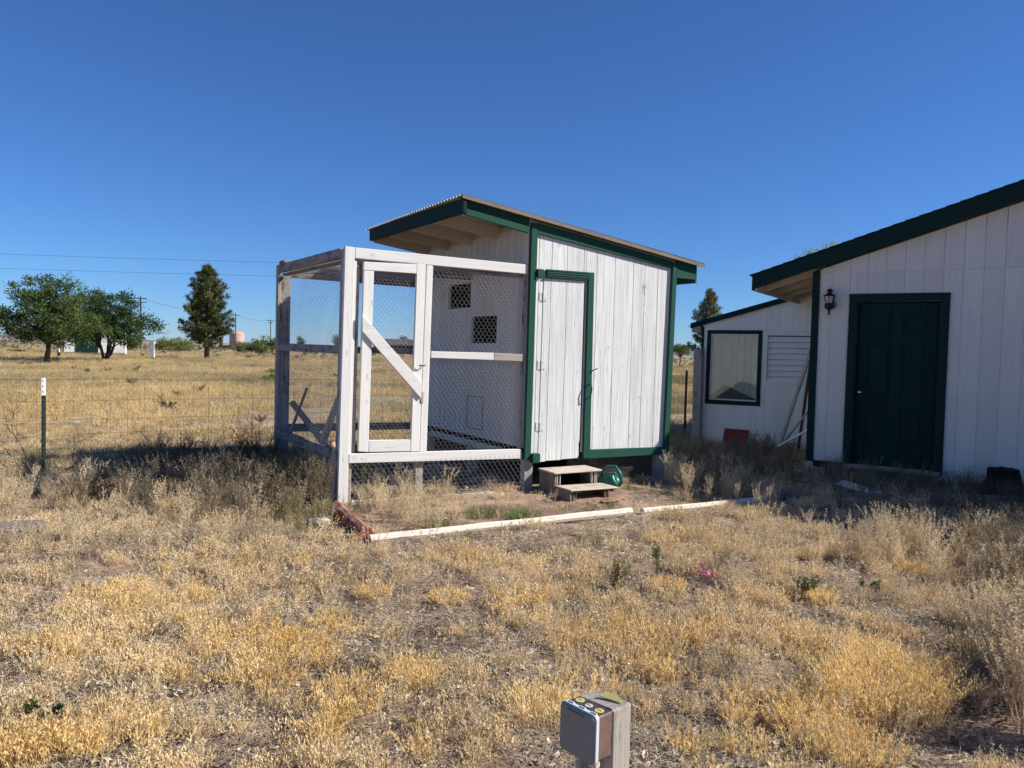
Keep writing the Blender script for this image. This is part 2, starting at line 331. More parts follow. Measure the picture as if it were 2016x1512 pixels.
def rv(r): 
    a = r.uniform(0, 2 * math.pi); z = r.uniform(-1, 1); q = math.sqrt(1 - z * z); return Vector((q * math.cos(a), q * math.sin(a), z))

# ------------------------------------------------------------------ ground
TB = [(-1.55, 6.97), (-1.08, 5.86), (1.2, 7.15), (2.45, 7.82)]      # corners of the edged bed before the coop
def in_poly(x, y, poly):
    c = False; j = len(poly) - 1
    for i in range(len(poly)):
        xi, yi = poly[i]; xj, yj = poly[j]
        if (yi > y) != (yj > y) and x < (xj - xi) * (y - yi) / (yj - yi) + xi: c = not c
        j = i
    return c
BED = [(-1.50, 7.0), (-1.06, 5.93), (1.2, 7.2), (2.45, 7.88), (1.9, 8.95)]
def gz(x, y):
    """ground height"""
    z = 0.0
    if -14 < x < 14 and 0.3 < y < 40:
        f = min(1.0, max(0.0, (y - 0.3) / 1.0)) * min(1, max(0, (40 - y) / 8)) * min(1, max(0, (14 - abs(x)) / 3))
        z += f * (0.028 * nz(x, y, 1.0, 0.8) + 0.014 * nz(x, y, 2.0, 3.1))
        lx, ly = RUN.loc(Vector((x, y, 0)))
        if -0.1 < lx < 4.1 and -1.3 < ly < 2.8:
            e = min(1, (lx + .1) / .25, (4.1 - lx) / .3); z += 0.055 * e * min(1, max(0, (ly + 1.15) / 0.6)) 
        z += 0.05 * math.exp(-((x - 1.75) ** 2 / .08 + (y - 6.85) ** 2 / .05))
    return z
def axis(fine, lo, hi, far, g=1.25):
    a = [lo + (hi - lo) * i / fine for i in range(fine + 1)]; st = (hi - lo) / fine
    x = hi; s2 = st
    while x < far: s2 *= g; x += s2; a.append(x)
    x = lo; s2 = st
    while x > -far: s2 *= g; x -= s2; a.insert(0, x)
    return a
xs = axis(170, -7.0, 7.0, 26000); ys = axis(150, 1.0, 13.0, 26000)
vs = [(x, y, gz(x, y)) for y in ys for x in xs]; nx = len(xs)
fs = [(j * nx + i, j * nx + i + 1, (j + 1) * nx + i + 1, (j + 1) * nx + i) for j in range(len(ys) - 1) for i in range(nx - 1)]
g = MB().add(vs, fs).build('ground', 'soil', smooth=True); tag(g, 'reddish desert ground with dry straw reaching the horizon', 'ground', kind='structure')
# low hills on the horizon
hv = []; hf = []; N = 220
for i in range(N + 1):
    a = R(150) - R(120) * i / N; D = 14000
    f = max(0, min(1, (R(86) - a) / R(10))); l = max(0, min(1, (a - R(112)) / R(8)))
    h = 4 + 190 * f * (0.75 + 0.5 * nz(a * 14, 3.0)) + 62 * l * (0.8 + .6 * nz(a * 22, 9.0))
    for dr, hh in ((-1500, -5), (-700, h * .45), (0, h), (900, h * .5), (2000, -5)):
        hv.append(((D + dr) * math.cos(a), (D + dr) * math.sin(a), hh + (0 if hh < 0 else 12 * nz(a * 60, dr * .01))))
for i in range(N):
    for k in range(4): hf.append((i * 5 + k, i * 5 + k + 1, i * 5 + k + 6, i * 5 + k + 5))
tag(MB().add(hv, hf).build('hills', 'hill_rock', smooth=True), 'low blue hills along the far horizon', 'hills', kind='structure')

# ------------------------------------------------------------------ plank walls
def plank_wall(parent, name, edges, zb, zt, openings, mat, y0=0.0, y1=0.016, gap=0.006, side=False):
    """upright boards side by side, cut round the openings; zb, zt are functions of x"""
    for a, b in zip(edges[:-1], edges[1:]):
        x0, x1 = a + gap / 2, b - gap / 2
        if x1 - x0 < 0.01: continue
        cuts = sorted(set([x0, x1] + [c for o in openings for c in (o[0], o[1]) if x0 < c < x1]))
        for c0, c1 in zip(cuts[:-1], cuts[1:]):
            if c1 - c0 < 0.006: continue
            xm = (c0 + c1) / 2
            seg = [('b', 't')]
            iv = [(None, None)]
            holes = sorted((o[2], o[3]) for o in openings if o[0] - 1e-6 <= xm <= o[1] + 1e-6)
            lo = None; pieces = []
            for h0, h1 in holes: pieces.append((lo, h0)); lo = h1
            pieces.append((lo, None))
            for l, h in pieces:
                p = [(c0, zb(c0) if l is None else l), (c1, zb(c1) if l is None else l), (c1, zt(c1) if h is None else h), (c0, zt(c0) if h is None else h)]
                if p[3][1] - p[0][1] < 0.01: continue
                m = MB()
                (m.prismx if side else m.prism)(p, y0, y1)
                m.build(name, mat, parent, bevel=0.002, recalc=True)
def board(parent, name, pts, y0, y1, mat, bevel=0.003, side=False):
    m = MB(); (m.prismx if side else m.prism)(pts, y0, y1); return m.build(name, mat, parent, bevel=bevel, recalc=True)

# hexagonal poultry netting in a local (a,b) rectangle
def hexnet(fn, a0, a1, b0, b1, cell=0.05, r=0.0009, seed=1, wob=0.006):
    m = MB(); rr = random.Random(seed); w = cell; hgt = cell * 0.92
    def pt(i, j, k):
        return None
    segs = []; cols = int((a1 - a0) / (w * 0.5)) + 1; rows = int((b1 - b0) / (hgt * .5)) + 1
    J = {}
    def node(a, b):
        k = (round(a / w * 4), round(b / hgt * 8))
        if k not in J:
            q = wob * nz(a * 3, b * 3, seed); J[k] = (min(max(a + rr.uniform(-.002, .002), a0), a1), min(max(b + rr.uniform(-.002, .002), b0), b1), q)
        return J[k]
    tw = hgt * 0.30                                                # length of the twisted, upright part
    nrow = int((b1 - b0) / (hgt * 0.75)) + 2; ncol = int((a1 - a0) / w) + 2
    for j in range(nrow):
        bb = b0 + j * hgt * 0.75; ox = (j % 2) * w * .5
        for i in range(ncol):
            aa = a0 + i * w + ox
            if aa > a1 or bb > b1: continue
            p = node(aa, bb); q = node(aa, min(bb + tw, b1)); segs.append((p, q, 1.7))
            if bb + hgt * 0.75 <= b1 + .01:
                for sx_ in (-1, 1):
                    a2 = aa + sx_ * w * .5
                    if a0 - 1e-4 <= a2 <= a1 + 1e-4: segs.append((q, node(a2, bb + hgt * 0.75), 1.0))
    for p, q, k in segs:
        P = Vector(fn(*p)); Q = Vector(fn(*q))
        if (P - Q).length > 1e-4: m.tube([P, Q], r * k, 3, cap=False)
    return m

# ================================================================== CHICKEN COOP
coop = empty('chicken_coop', (CO.x, CO.y, 0), 0.52, 'white plank chicken coop with green trim and a slanted corrugated roof', 'coop')
CW, CD = 1.93, 2.60
def cf(u, v, y=0.0): return COOP.front(u, v, y)
zroof = lambda X, : 2.862 - 0.1345 * (X - 0.0)          # underside of the sheet at local X
zrk = lambda X: 2.79 - 0.128 * X
def backing(parent, name, x0, x1, zb, zt, openings, y0, y1, mat, side=False):
    """wall sheet with openings, as one mesh"""
    m = MB(); cuts = sorted(set([x0, x1] + [c for o in openings for c in o[:2]]))
    for c0, c1 in zip(cuts[:-1], cuts[1:]):
        xm = (c0 + c1) / 2; lo = None; pcs = []
        for h0, h1 in sorted((o[2], o[3]) for o in openings if o[0] <= xm <= o[1]): pcs.append((lo, h0)); lo = h1
        pcs.append((lo, None))
        for l, h in pcs:
            p = [(c0, zb(c0) if l is None else l), (c1, zb(c1) if l is None else l), (c1, zt(c1) if h is None else h), (c0, zt(c0) if h is None else h)]
            if p[3][1] - p[0][1] > 0.005: (m.prismx if side else m.prism)(p, y0, y1)
    return m.build(name, mat, parent, recalc=True)
# front wall
DX0, DX1, DZ0, DZ1 = 0.185, 0.72, 0.36, 2.27
gro = [s - 1.93 for s in (2.007, 2.057, 2.215, 2.406, 2.623, 2.794, 3.035, 3.291, 3.451, 3.64, 3.79)]
opn = [(DX0, DX1, 0.0, DZ1)]
fwall = backing(coop, 'front_wall', 0.02, CW - .02, lambda x: .40, lambda x: zrk(x) - .02, opn, 0.018, 0.034, 'interior_dark')
plank_wall(fwall, 'plank', [0.05] + gro[1:-1] + [1.90], lambda x: .43 if x > DX1 - .01 else .40, lambda x: zrk(x) - 0.01, opn, 'white_paint_sawn', gap=0.0042)
# trim on the front (proud of the planks)
T0 = -0.026
board(coop, 'corner_trim', [(0.0, 0.383), (0.075, 0.383), (0.086, 2.80), (0.012, 2.81)], T0 - .006, -0.001, 'green_trim')
board(coop, 'corner_trim', [(1.853, 0.385), (1.930, 0.385), (1.958, 2.545), (1.895, 2.553)], T0 - .012, -0.001, 'green_trim')
board(coop, 'corner_trim', [(0.0, 0.385), (0.09, 0.385), (0.09, 2.545), (0.0, 2.553)], CW + 0.018, CW + 0.036, 'green_trim', side=True)
board(coop, 'rake_trim', [(0.088, zrk(0.088) - .075), (1.893, zrk(1.893) - .062), (1.893, zrk(1.893) + .02), (0.088, zrk(0.088) + .035)], T0 - .002, -0.001, 'green_trim_x')
board(coop, 'sill_trim', [(0.752, 0.357), (1.851, 0.36), (1.851, 0.445), (0.752, 0.456)], T0, -0.001, 'green_trim_x')
board(coop, 'trim_block', [(0.077, 0.35), (0.165, 0.35), (0.165, 0.445), (0.077, 0.445)], T0 - .045, -0.001, 'green_trim')
board(coop, 'trim_block', [(0.087, 2.262), (0.158, 2.262), (0.158, 2.345), (0.087, 2.345)], T0 - .03, -0.001, 'green_trim')
hd = board(coop, 'door_header', [(0.205, 2.272), (0.730, 2.278), (0.730, 2.358), (0.205, 2.352)], T0 - .014, -0.001, 'green_trim_x')
for k in range(3): board(hd, 'bead', [(0.207, 2.288 + k * .023), (0.728, 2.294 + k * .023), (0.728, 2.304 + k * .023), (0.207, 2.298 + k * .023)], T0 - .020, T0 - .0145, 'green_trim_x', bevel=0.002)
jb = board(coop, 'door_casing', [(0.735, 0.365), (0.868 - .045, 0.365), (0.806, 2.360), (0.733, 2.358)], T0 - .008, -0.001, 'green_trim')
# door: ledged, hung a little out of true
door = MB().box(DX0 + .02, DX1 - .03, 0.016, 0.030, 0.40, 2.24).build('door', 'interior_dark', coop)
de = [0.186, 0.278, 0.476, 0.700]
for k in range(3):
    a, b = de[k] + .002, de[k + 1] - .002
    top = 2.262; bot = 0.352 + .006 * k
    if k == 2: pts = [(a - .006, bot), (b - .02, bot + .004), (b - .006, bot + .035), (b - .012, bot + .16), (b, bot + .2), (b, top), (a, top)]
    elif k == 0: pts = [(a - .012, bot - .006), (b - .006, bot), (b, top), (a, top)]
    else: pts = [(a - .006, bot), (b - .006, bot), (b, top), (a, top)]
    board(door, 'plank', pts, -0.006, 0.015, 'white_paint_sawn', 0.002)
for z in (2.07, 1.36, 0.72):
    h = MB().prism([(0.140, z - .045), (0.178, z - .045), (0.178, z + .045), (0.140, z + .045)], -0.006, -0.0015)
    h.prism([(0.190, z - .045), (0.228, z - .045), (0.228, z + .045), (0.190, z + .045)], -0.012, -0.0075).lathe([(0.006, -.047), (0.006, .047)], 8, (0.184, -0.010, z))
    h.build('hinge', 'hinge_white', door, 0.001, recalc=True)
MB().tube([(0.775, T0 - .012, 1.02), (0.775, -0.075, 1.03), (0.782, -0.085, 1.12), (0.780, -0.07, 1.16), (0.772, T0 - .012, 1.165)], 0.0065, 6).build('door_handle', 'black_iron', door, smooth=True)
MB().tube([(0.80, T0 - .01, 1.30), (0.815, -0.055, 1.315), (0.865, -0.06, 1.335)], 0.006, 6).build('hook', 'black_iron', coop, smooth=True)
# walls, floor, interior
wins = [(1.30, 1.91, 1.995, 2.285), (0.645, 1.266, 1.58, 1.885)]
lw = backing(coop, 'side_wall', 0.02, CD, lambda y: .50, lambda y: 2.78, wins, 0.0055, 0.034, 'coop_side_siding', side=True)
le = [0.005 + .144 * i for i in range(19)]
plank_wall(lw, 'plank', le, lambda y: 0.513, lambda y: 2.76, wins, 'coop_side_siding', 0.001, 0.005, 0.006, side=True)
for y0, y1, z0, z1 in [(0.916, 1.323, 0.587, 0.966)]:
    h = MB()
    for a, b, c, d in ((y0, y1, z0, z0 + .006), (y0, y1, z1 - .006, z1), (y0, y0 + .006, z0, z1), (y1 - .006, y1, z0, z1)): h.prismx([(a, c), (b, c), (b, d), (a, d)], -0.004, 0.0005)
    h.build('hatch_edge', 'interior_dark', lw, recalc=True)
rw = backing(coop, 'right_wall', 0.02, CD, lambda y: .40, lambda y: 2.50, [], CW - .034, CW, 'interior_dark', side=True)
plank_wall(rw, 'plank', [0.005 + .26 * i for i in range(11)], lambda y: 0.40, lambda y: 2.50, [], 'white_paint_sawn', CW + .001, CW + .017, 0.005, side=True)
backing(coop, 'back_wall', 0.0, CW, lambda x: .40, lambda x: zrk(x) - .02, [], CD - .02, CD, 'interior_dark')  # near-black wall, so the side window openings read as dark
MB().box(0.04, CW - .04, 0.036, CD - .03, 0.44, 0.50).build('floor', 'interior_dark', coop)
# roof structure
XO = -0.77
zfl = lambda y: 2.955 + 0.02 * y / 2.6
fas = board(coop, 'fascia', [(-0.075, 2.815), (2.60, 2.835), (2.60, 2.985), (-0.075, 2.955)], XO - .02, XO + .022, 'green_dark', side=True)  # darker green than the other coop trim: its shade is in the colour
board(coop, 'fascia', [(-0.02, 2.345), (CD, 2.345), (CD, 2.52), (-0.02, 2.52)], 2.245, 2.275, 'green_trim', side=True)
for y in (0.03, 0.68, 1.32, 1.96, 2.56):
    a, b = XO + .024, 2.243
    zt0, zt1 = zroof(a) - .012, zroof(b) - .012
    m = MB().prism([(a, zt0 - .135), (b, zt1 - .14), (b, zt1), (a, zt0)], y - .019, y + .019).build('rafter', 'soffit_beige', coop, 0.003, recalc=True)
for y0, y1 in ((.05, .66), (.70, 1.30), (1.34, 1.94), (1.98, 2.54)):
    board(coop, 'blocking', [(y0, 2.765), (y1, 2.765), (y1, 2.835), (y0, 2.835)], 0.02, 0.055, 'soffit_beige', side=True)
# front rake of the roof: upper board set back, lower board lit
board(coop, 'rake_board', [(XO + .023, zroof(XO) - .098), (-0.002, zroof(0) - .098), (-.002, zroof(0) - .008), (XO + .023, zroof(XO) - .008)], -0.006, 0.0095, 'green_trim_x')
board(coop, 'rake_board', [(XO + .026, zroof(XO) - .16), (-0.03, zroof(0) - .165), (-0.022, zroof(0) - .10), (XO + .026, zroof(XO) - .10)], -0.04, -0.0065, 'green_trim_x')
board(coop, 'rake_board', [(1.962, zroof(1.96) - .215), (2.243, zroof(2.24) - .18), (2.265, zroof(2.24) - .008), (1.962, zroof(1.96) - .008)], -0.03, 0.0095, 'green_trim_x')
# corrugated sheet
m = MB(); vs = []; fs = []
X0, X1, Y0, Y1 = XO - 0.045, 2.335, -0.085, CD + .08
NW = 39; NY = NW * 8
for i in range(NY + 1):
    y = Y0 + (Y1 - Y0) * i / NY; c = 0.010 * math.cos(2 * math.pi * i / 8)
    for j in range(5):
        x = X0 + (X1 - X0) * j / 4; vs.append((x, y, zroof(x) + 0.012 + c + .002 * nz(x, y * 2, 4)))
for i in range(NY):
    for j in range(4): fs.append((i * 5 + j, i * 5 + j + 1, i * 5 + j + 6, i * 5 + j + 5))
top = [(v[0], v[1], v[2] + .0015) for v in vs]; o = len(vs)
fs2 = [tuple(reversed(f)) for f in fs] + [tuple(i + o for i in f) for f in fs]
for i in range(NY): fs2 += [(i * 5, (i + 1) * 5, (i + 1) * 5 + o, i * 5 + o), (i * 5 + 4, i * 5 + 4 + o, (i + 1) * 5 + 4 + o, (i + 1) * 5 + 4)]
MB().add(vs + top, fs2).build('corrugated_roof', 'roof_sheet', coop)
board(coop, 'drip_edge', [(X0 + .01, zroof(X0) - .020), (X1, zroof(X1) - .026), (X1, zroof(X1) + .012), (X0 + .01, zroof(X0) + .018)], -0.088, -0.085, 'drip_tan', bevel=0)
MB().prism([(X0 + .01, zroof(X0) - .002), (X1, zroof(X1) - .002), (X1, zroof(X1) + .0005), (X0 + .01, zroof(X0) + .0005)], -0.084, 0.008).build('drip_flashing', 'drip_tan', coop, recalc=True)
# feet and mesh skirt
for x0, x1 in ((0.02, 0.12), (1.79, 1.90)):
    MB().box(x0, x1, 0.0, 0.09, -0.05, 0.382 if x0 < 1 else .355).build('foot_post', 'weathered_wood', coop, 0.004)
for y in (1.25, 2.48):
    for x0 in (0.02, 1.80): MB().box(x0, x0 + .1, y, y + .1, -0.05, 0.40).build('foot_post', 'weathered_wood', coop, 0.004)
MB().box(0.02, CW - .02, 0.04, .085, 0.385, 0.438).build('joist', 'dark_wood', coop)
MB().box(0.02, CW - .02, CD - .1, CD - .05, -.05, 0.438).build('skirt', 'dark_wood', coop)  # added at the rear to keep the space under the floor dark
MB().prismx([(.12, -.05), (2.48, -.05), (2.48, .44), (.12, .44)], CW - .06, CW - .04).build('skirt', 'dark_wood', coop, recalc=True)  # added on the unseen side to shut light out under the floor
board(coop, 'skid', [(0.1, 0.36), (2.5, 0.36), (2.5, 0.497), (0.1, 0.497)], 0.045, 0.085, 'coop_side_siding', side=True)
sk = MB()
for k in range(22): sk.tube([(0.60, 0.075 + .004 * nz(k, 1), 0.08 + k * .0135), (1.79, 0.075, 0.08 + k * .0135)], 0.0011, 3, cap=False)
for k in range(45): sk.tube([(0.60 + k * .0265, 0.076, 0.07), (0.60 + k * .0265, 0.076, 0.37)], 0.0006, 3, cap=False)
sk.build('mesh_skirt', 'net_wire', coop)
MB().box(0.62, 1.40, 0.05, 0.07, 0.0, 0.085).build('skirt_board', 'pale_timber', coop, .003)
MB().box(1.42, 1.92, 0.02, 0.07, -0.02, 0.10).build('skirt_board', 'weathered_wood_x', coop, .004)

# ================================================================== POULTRY RUN
run = empty('poultry_run', (RUN.o.x, RUN.o.y, 0), 0.52, 'white timber poultry run covered in hexagonal wire netting', 'poultry run')
RD = 2.60
def rb(name, pts, y0, y1, mat, parent=None, side=False, bevel=0.004): return board(parent or run, name, pts, y0, y1, mat, bevel, side)
rb('post', [(-0.022, -0.05), (0.072, -0.05), (0.101, 2.398), (0.010, 2.402)], 0.0, 0.04, 'white_paint_smooth')
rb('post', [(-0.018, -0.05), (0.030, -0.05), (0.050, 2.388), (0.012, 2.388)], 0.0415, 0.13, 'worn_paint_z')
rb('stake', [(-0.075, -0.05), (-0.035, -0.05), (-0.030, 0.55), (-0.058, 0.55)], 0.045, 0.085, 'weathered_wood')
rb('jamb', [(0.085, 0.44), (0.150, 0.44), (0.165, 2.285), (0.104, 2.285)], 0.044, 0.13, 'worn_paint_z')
rb('jamb', [(0.080, 0.44), (0.105, 0.44), (0.128, 2.285), (0.102, 2.285)], 0.020, 0.0435, 'white_paint_smooth')
rb('top_rail', [(0.104, 2.302), (1.925, 2.288), (1.925, 2.384), (0.104, 2.398)], 0.0, 0.038, 'white_paint_smooth_x')
rb('header', [(0.106, 2.262), (1.90, 2.25), (1.90, 2.287), (0.106, 2.300)], 0.040, 0.075, 'worn_paint_x')
rb('mid_rail', [(0.872, 1.412), (1.558, 1.402), (1.558, 1.476), (0.872, 1.476)], 0.0, 0.038, 'white_paint_smooth_x')
rb('mid_rail', [(1.561, 1.400), (1.914, 1.395), (1.914, 1.470), (1.561, 1.474)], 0.001, 0.036, 'weathered_wood_x')
rb('bottom_rail', [(0.078, 0.434), (1.908, 0.393), (1.908, 0.492), (0.078, 0.522)], -0.004, 0.036, 'white_paint_smooth_x')
rb('stud', [(0.776, 0.512), (0.848, 0.508), (0.874, 2.292), (0.808, 2.294)], 0.0, 0.036, 'white_paint_smooth')
rb('stud', [(1.878, 0.50), (1.908, 0.50), (1.914, 1.39), (1.884, 1.39)], 0.010, 0.036, 'worn_paint_z')
rb('stud', [(1.884, 1.478), (1.914, 1.478), (1.918, 2.28), (1.890, 2.28)], 0.010, 0.036, 'worn_paint_z')
rb('stud', [(0.755, 0.06), (0.835, 0.06), (0.835, 0.41), (0.755, 0.41)], 0.05, 0.09, 'weathered_wood')
rb('stud', [(0.085, 0.06), (0.115, 0.06), (0.118, 0.43), (0.088, 0.43)], 0.04, 0.09, 'weathered_wood')
rb('base_board', [(0.11, 0.01), (1.93, -0.005), (1.93, 0.062), (0.11, 0.088)], 0.0, 0.03, 'pale_timber')
# run door
rdoor = rb('door', [(0.182, 2.20), (0.700, 2.204), (0.704, 2.292), (0.185, 2.276)], -0.008, 0.030, 'white_paint_smooth_x')
rb('stile', [(0.164, 0.540), (0.262, 0.530), (0.283, 2.198), (0.186, 2.198)], -0.006, 0.030, 'white_paint_smooth', rdoor)
rb('stile', [(0.680, 0.518), (0.770, 0.514), (0.797, 2.296), (0.706, 2.296)], -0.006, 0.030, 'white_paint_smooth', rdoor)
rb('rail', [(0.265, 0.530), (0.677, 0.520), (0.677, 0.632), (0.265, 0.640)], -0.006, 0.030, 'white_paint_smooth_x', rdoor)
P = [RUN.front(u, v, -0.03) for u, v in ((713, 619), (830, 752), (829, 785), (713, 652))]
rb('brace', P, -0.032, -0.0075, 'white_paint_smooth_x', rdoor)
hexnet(lambda a, b, q: (a, 0.033 + q, b), 0.262, 0.70, 0.62, 2.21, 0.040, 0.0008, 11).build('netting', 'net_wire', rdoor)
MB().tube([(0.735, -0.035, 1.34), (0.78, -0.04, 1.335), (0.80, -0.03, 1.345)], 0.006, 6).tube([(0.76, -0.036, 1.34), (0.75, -0.03, 1.31)], 0.004, 5).build('latch', 'dark_steel', rdoor)
MB().box(0.765, 0.80, -0.012, -0.0015, 0.98, 1.09).build('latch_plate', 'worn_paint_z', run, .002)
# left side, back, top
rb('post', [(-0.005, -0.05), (0.028, -0.05), (0.028, 2.44), (-0.005, 2.44)], RD - .10, RD, 'weathered_wood')
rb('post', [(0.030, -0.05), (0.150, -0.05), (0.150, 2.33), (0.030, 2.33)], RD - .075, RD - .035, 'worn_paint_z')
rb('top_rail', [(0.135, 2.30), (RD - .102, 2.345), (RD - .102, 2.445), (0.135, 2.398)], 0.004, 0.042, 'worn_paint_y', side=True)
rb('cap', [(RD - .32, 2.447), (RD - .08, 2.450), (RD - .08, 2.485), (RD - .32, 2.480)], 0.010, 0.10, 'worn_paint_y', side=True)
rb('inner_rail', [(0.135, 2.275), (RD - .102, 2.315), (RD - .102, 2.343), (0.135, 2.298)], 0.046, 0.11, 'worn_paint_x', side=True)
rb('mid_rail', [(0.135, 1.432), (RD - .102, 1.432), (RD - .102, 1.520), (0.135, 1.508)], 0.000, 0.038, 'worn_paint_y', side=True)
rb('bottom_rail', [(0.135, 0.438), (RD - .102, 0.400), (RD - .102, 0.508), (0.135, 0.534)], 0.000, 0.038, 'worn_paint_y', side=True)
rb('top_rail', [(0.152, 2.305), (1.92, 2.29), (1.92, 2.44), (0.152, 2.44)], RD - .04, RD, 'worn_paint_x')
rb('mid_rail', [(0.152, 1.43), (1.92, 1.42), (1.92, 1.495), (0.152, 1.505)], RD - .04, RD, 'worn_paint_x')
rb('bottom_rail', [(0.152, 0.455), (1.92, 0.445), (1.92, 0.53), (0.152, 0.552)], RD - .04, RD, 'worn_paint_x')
rb('brace', [(0.155, 0.80), (0.215, 0.84), (0.60, 0.36), (0.55, 0.29)], RD - .07, RD - .042, 'weathered_wood_x')
rb('brace', [(1.45, 1.05), (1.50, 1.00), (2.35, 0.36), (2.27, 0.36)], 0.06, 0.09, 'weathered_wood', side=True)
P = [RUN.front(u, v, 1.3) for u, v in ((662, 783), (672, 783), (642, 872), (627, 872))]
rb('brace', P, 1.28, 1.32, 'weathered_wood')
rb('top_rail', [(0.05, 2.31), (1.93, 2.31), (1.93, 2.40), (0.05, 2.40)], 1.30, 1.34, 'worn_paint_x')
net = [(lambda a, b, q: (a, 0.040 + q, b), .872, 1.905, 1.46, 2.30, .048, 21), (lambda a, b, q: (a, 0.040 + q, b), .845, 1.905, .47, 1.43, .048, 22),
       (lambda a, b, q: (a, -0.006 + q * .6, b), .085, 2.03, .05, .44, .054, 23),
       (lambda a, b, q: (0.044 + q, a, b), .13, RD - .1, 1.48, 2.32, .05, 24), (lambda a, b, q: (0.044 + q, a, b), .13, RD - .1, .12, 1.46, .05, 25),
       (lambda a, b, q: (a, RD - .045 + q, b), .15, 1.92, 1.46, 2.33, .05, 26),
       (lambda a, b, q: (a, b, 2.402 + q * 2 - .02), .05, 1.92, .04, RD - .04, .054, 28)]
for k, (fn, a0, a1, b0, b1, c, sd) in enumerate(net): hexnet(fn, a0, a1, b0, b1, c, 0.00078, sd).build('netting', 'net_wire', run)
# shells lying on the lower rail
for k in range(4):
    p = (0.02 + .012 * k, 0.30 + .05 * k, 0.548 + .012 * (k % 2))
    e = MB().lathe([(0.004, -.03), (0.02, -.022), (0.026, -.004), (0.022, .016), (0.01, .028)], 10).build('egg_shell', 'egg_brown', None, smooth=True)
    e.location = RUN.w(*p[:2], p[2] + .012); e.rotation_euler = (1.3, .4 * k, k); tag(e, 'small brown egg shell lying on the lower rail of the run', 'egg', 'egg shells on the run rail')

# ================================================================== STEPS, CAN, TIMBERS
sp = COOP.w(0.45, -0.34); SA_ = 0.50
steps = empty('wooden_steps', (sp.x, sp.y, gz(sp.x, sp.y)), SA_, 'weathered two-tread wooden steps below the coop door', 'steps')
def sbx(name, a, mat, b=.004): return MB().box(*a).build(name, mat, steps, b)
sbx('side_panel', (-0.275, -0.250, 0.0, 0.30, -.03, 0.222), 'step_ply'); sbx('side_panel', (0.225, 0.25, 0.0, 0.30, -.03, 0.222), 'step_ply')
board(steps, 'side_panel', [(-0.26, -.03), (-0.002, -.03), (-0.002, 0.085), (-0.26, 0.085)], -0.255, -0.230, 'step_ply', side=True)
board(steps, 'side_panel', [(-0.26, -.03), (-0.002, -.03), (-0.002, 0.085), (-0.26, 0.085)], 0.205, 0.23, 'step_ply', side=True)
for x0 in (-0.247, 0.178):
    for dx in (0, .036): sbx('leg', (x0 + dx, x0 + dx + .008, -0.002, 0.03, 0.105, 0.222), 'pale_timber', .002)
    sbx('leg', (x0 + .009, x0 + .035, 0.006, 0.03, 0.105, 0.222), 'brown_board', .002)
for x0 in (-0.212, 0.165):
    for dx in (0, .032): sbx('leg', (x0 + dx, x0 + dx + .009, -0.255, -0.235, -.03, 0.085), 'step_ply', .002)
    sbx('leg', (x0 + .010, x0 + .031, -0.250, -0.238, -.03, 0.085), 'brown_board', .002)
sbx('rear_panel', (-0.248, 0.224, 0.28, 0.30, 0.0, 0.18), 'interior_dark'); sbx('cleat', (-0.248, 0.224, 0.24, 0.275, 0.181, 0.222), 'step_ply')
t1 = sbx('tread', (-0.295, 0.285, -0.03, 0.30, 0.224, 0.242), 'step_tread', .005); t1.rotation_euler = (0.0, -0.012, -0.02)
t2 = sbx('tread', (-0.275, 0.31, -0.285, 0.0, 0.088, 0.103), 'step_tread', .005); t2.rotation_euler = (0, 0.012, 0.03)

cp = pground(1200, 962, .08)
can = empty('watering_can', (cp.x, cp.y, gz(cp.x, cp.y) + .085), 0, 'green plastic watering can tipped on its side beside the steps', 'watering can')
body = MB().lathe([(0.001, -.115), (0.088, -.115), (0.096, -.10), (0.092, .03), (0.083, .085), (0.06, .105), (0.055, .10), (0.05, .09), (0.001, .09)], 20).build('body', 'can_plastic', can, smooth=True)
MB().tube([(0.085, 0, -.06), (0.15, 0, .03), (0.22, 0, .13)], [.022, .017, .013], 8).build('spout', 'can_plastic', can, smooth=True)
MB().lathe([(0.014, 0), (0.036, .022), (0.038, .03), (0.001, .036)], 12, (0.222, 0, .132)).build('spout_rose', 'can_plastic', can, smooth=True)
MB().tube([(-0.092, 0, -.06), (-0.14, 0, -.03), (-0.155, 0, .06), (-0.12, 0, .14), (-0.03, 0, .155), (0.05, 0, .13), (0.075, 0, .09)], [.016, .017, .017, .017, .017, .017, .015], 8).build('handle', 'can_plastic', can, smooth=True)
can.rotation_euler = (R(10), R(62), R(-25))

def timber(name, p, q, mat, label, r=0.055, group=None, ax=8, half=False):
    p, q = Vector(p), Vector(q); d = q - p; L = d.length
    n = max(3, int(L / .25)); path = [Vector((L * i / n, .01 * nz(i * .7, p.x, 5), .008 * nz(i * .6, p.y, 9))) for i in range(n + 1)]
    m = MB().tube(path, [r * (1 + .08 * nz(i * .8, 7.0, r)) for i in range(n + 1)], ax)
    o = m.build(name, mat, None, smooth=False); o.location = p; o.rotation_euler = (0, -math.asin(d.z / L), math.atan2(d.y, d.x)); return tag(o, label, 'timber', group)
timber('landscape_timber', (-1.06, 5.90, .028), (1.14, 7.20, .035), 'pale_timber', 'long pale round timber edging the bare bed before the coop', .037)
timber('landscape_timber', (1.25, 7.22, .03), (2.64, 7.965, .035), 'pale_timber', 'shorter pale round timber lying beyond the end of the long one', .034)
timber('landscape_timber', (-1.56, 6.96, .05), (-1.09, 5.93, .055), 'red_timber', 'flaking red timber running from the run corner post to the pale timber', .058)
timber('landscape_timber', (2.62, 8.13, .04), (4.6, 8.25, .04), 'grey_timber', 'grey timber lying in the house shade before the green door', .05)
timber('landscape_timber', (4.7, 8.32, .04), (6.6, 8.25, .04), 'grey_timber', 'grey timber lying in the house shade beside the tree stump', .05)
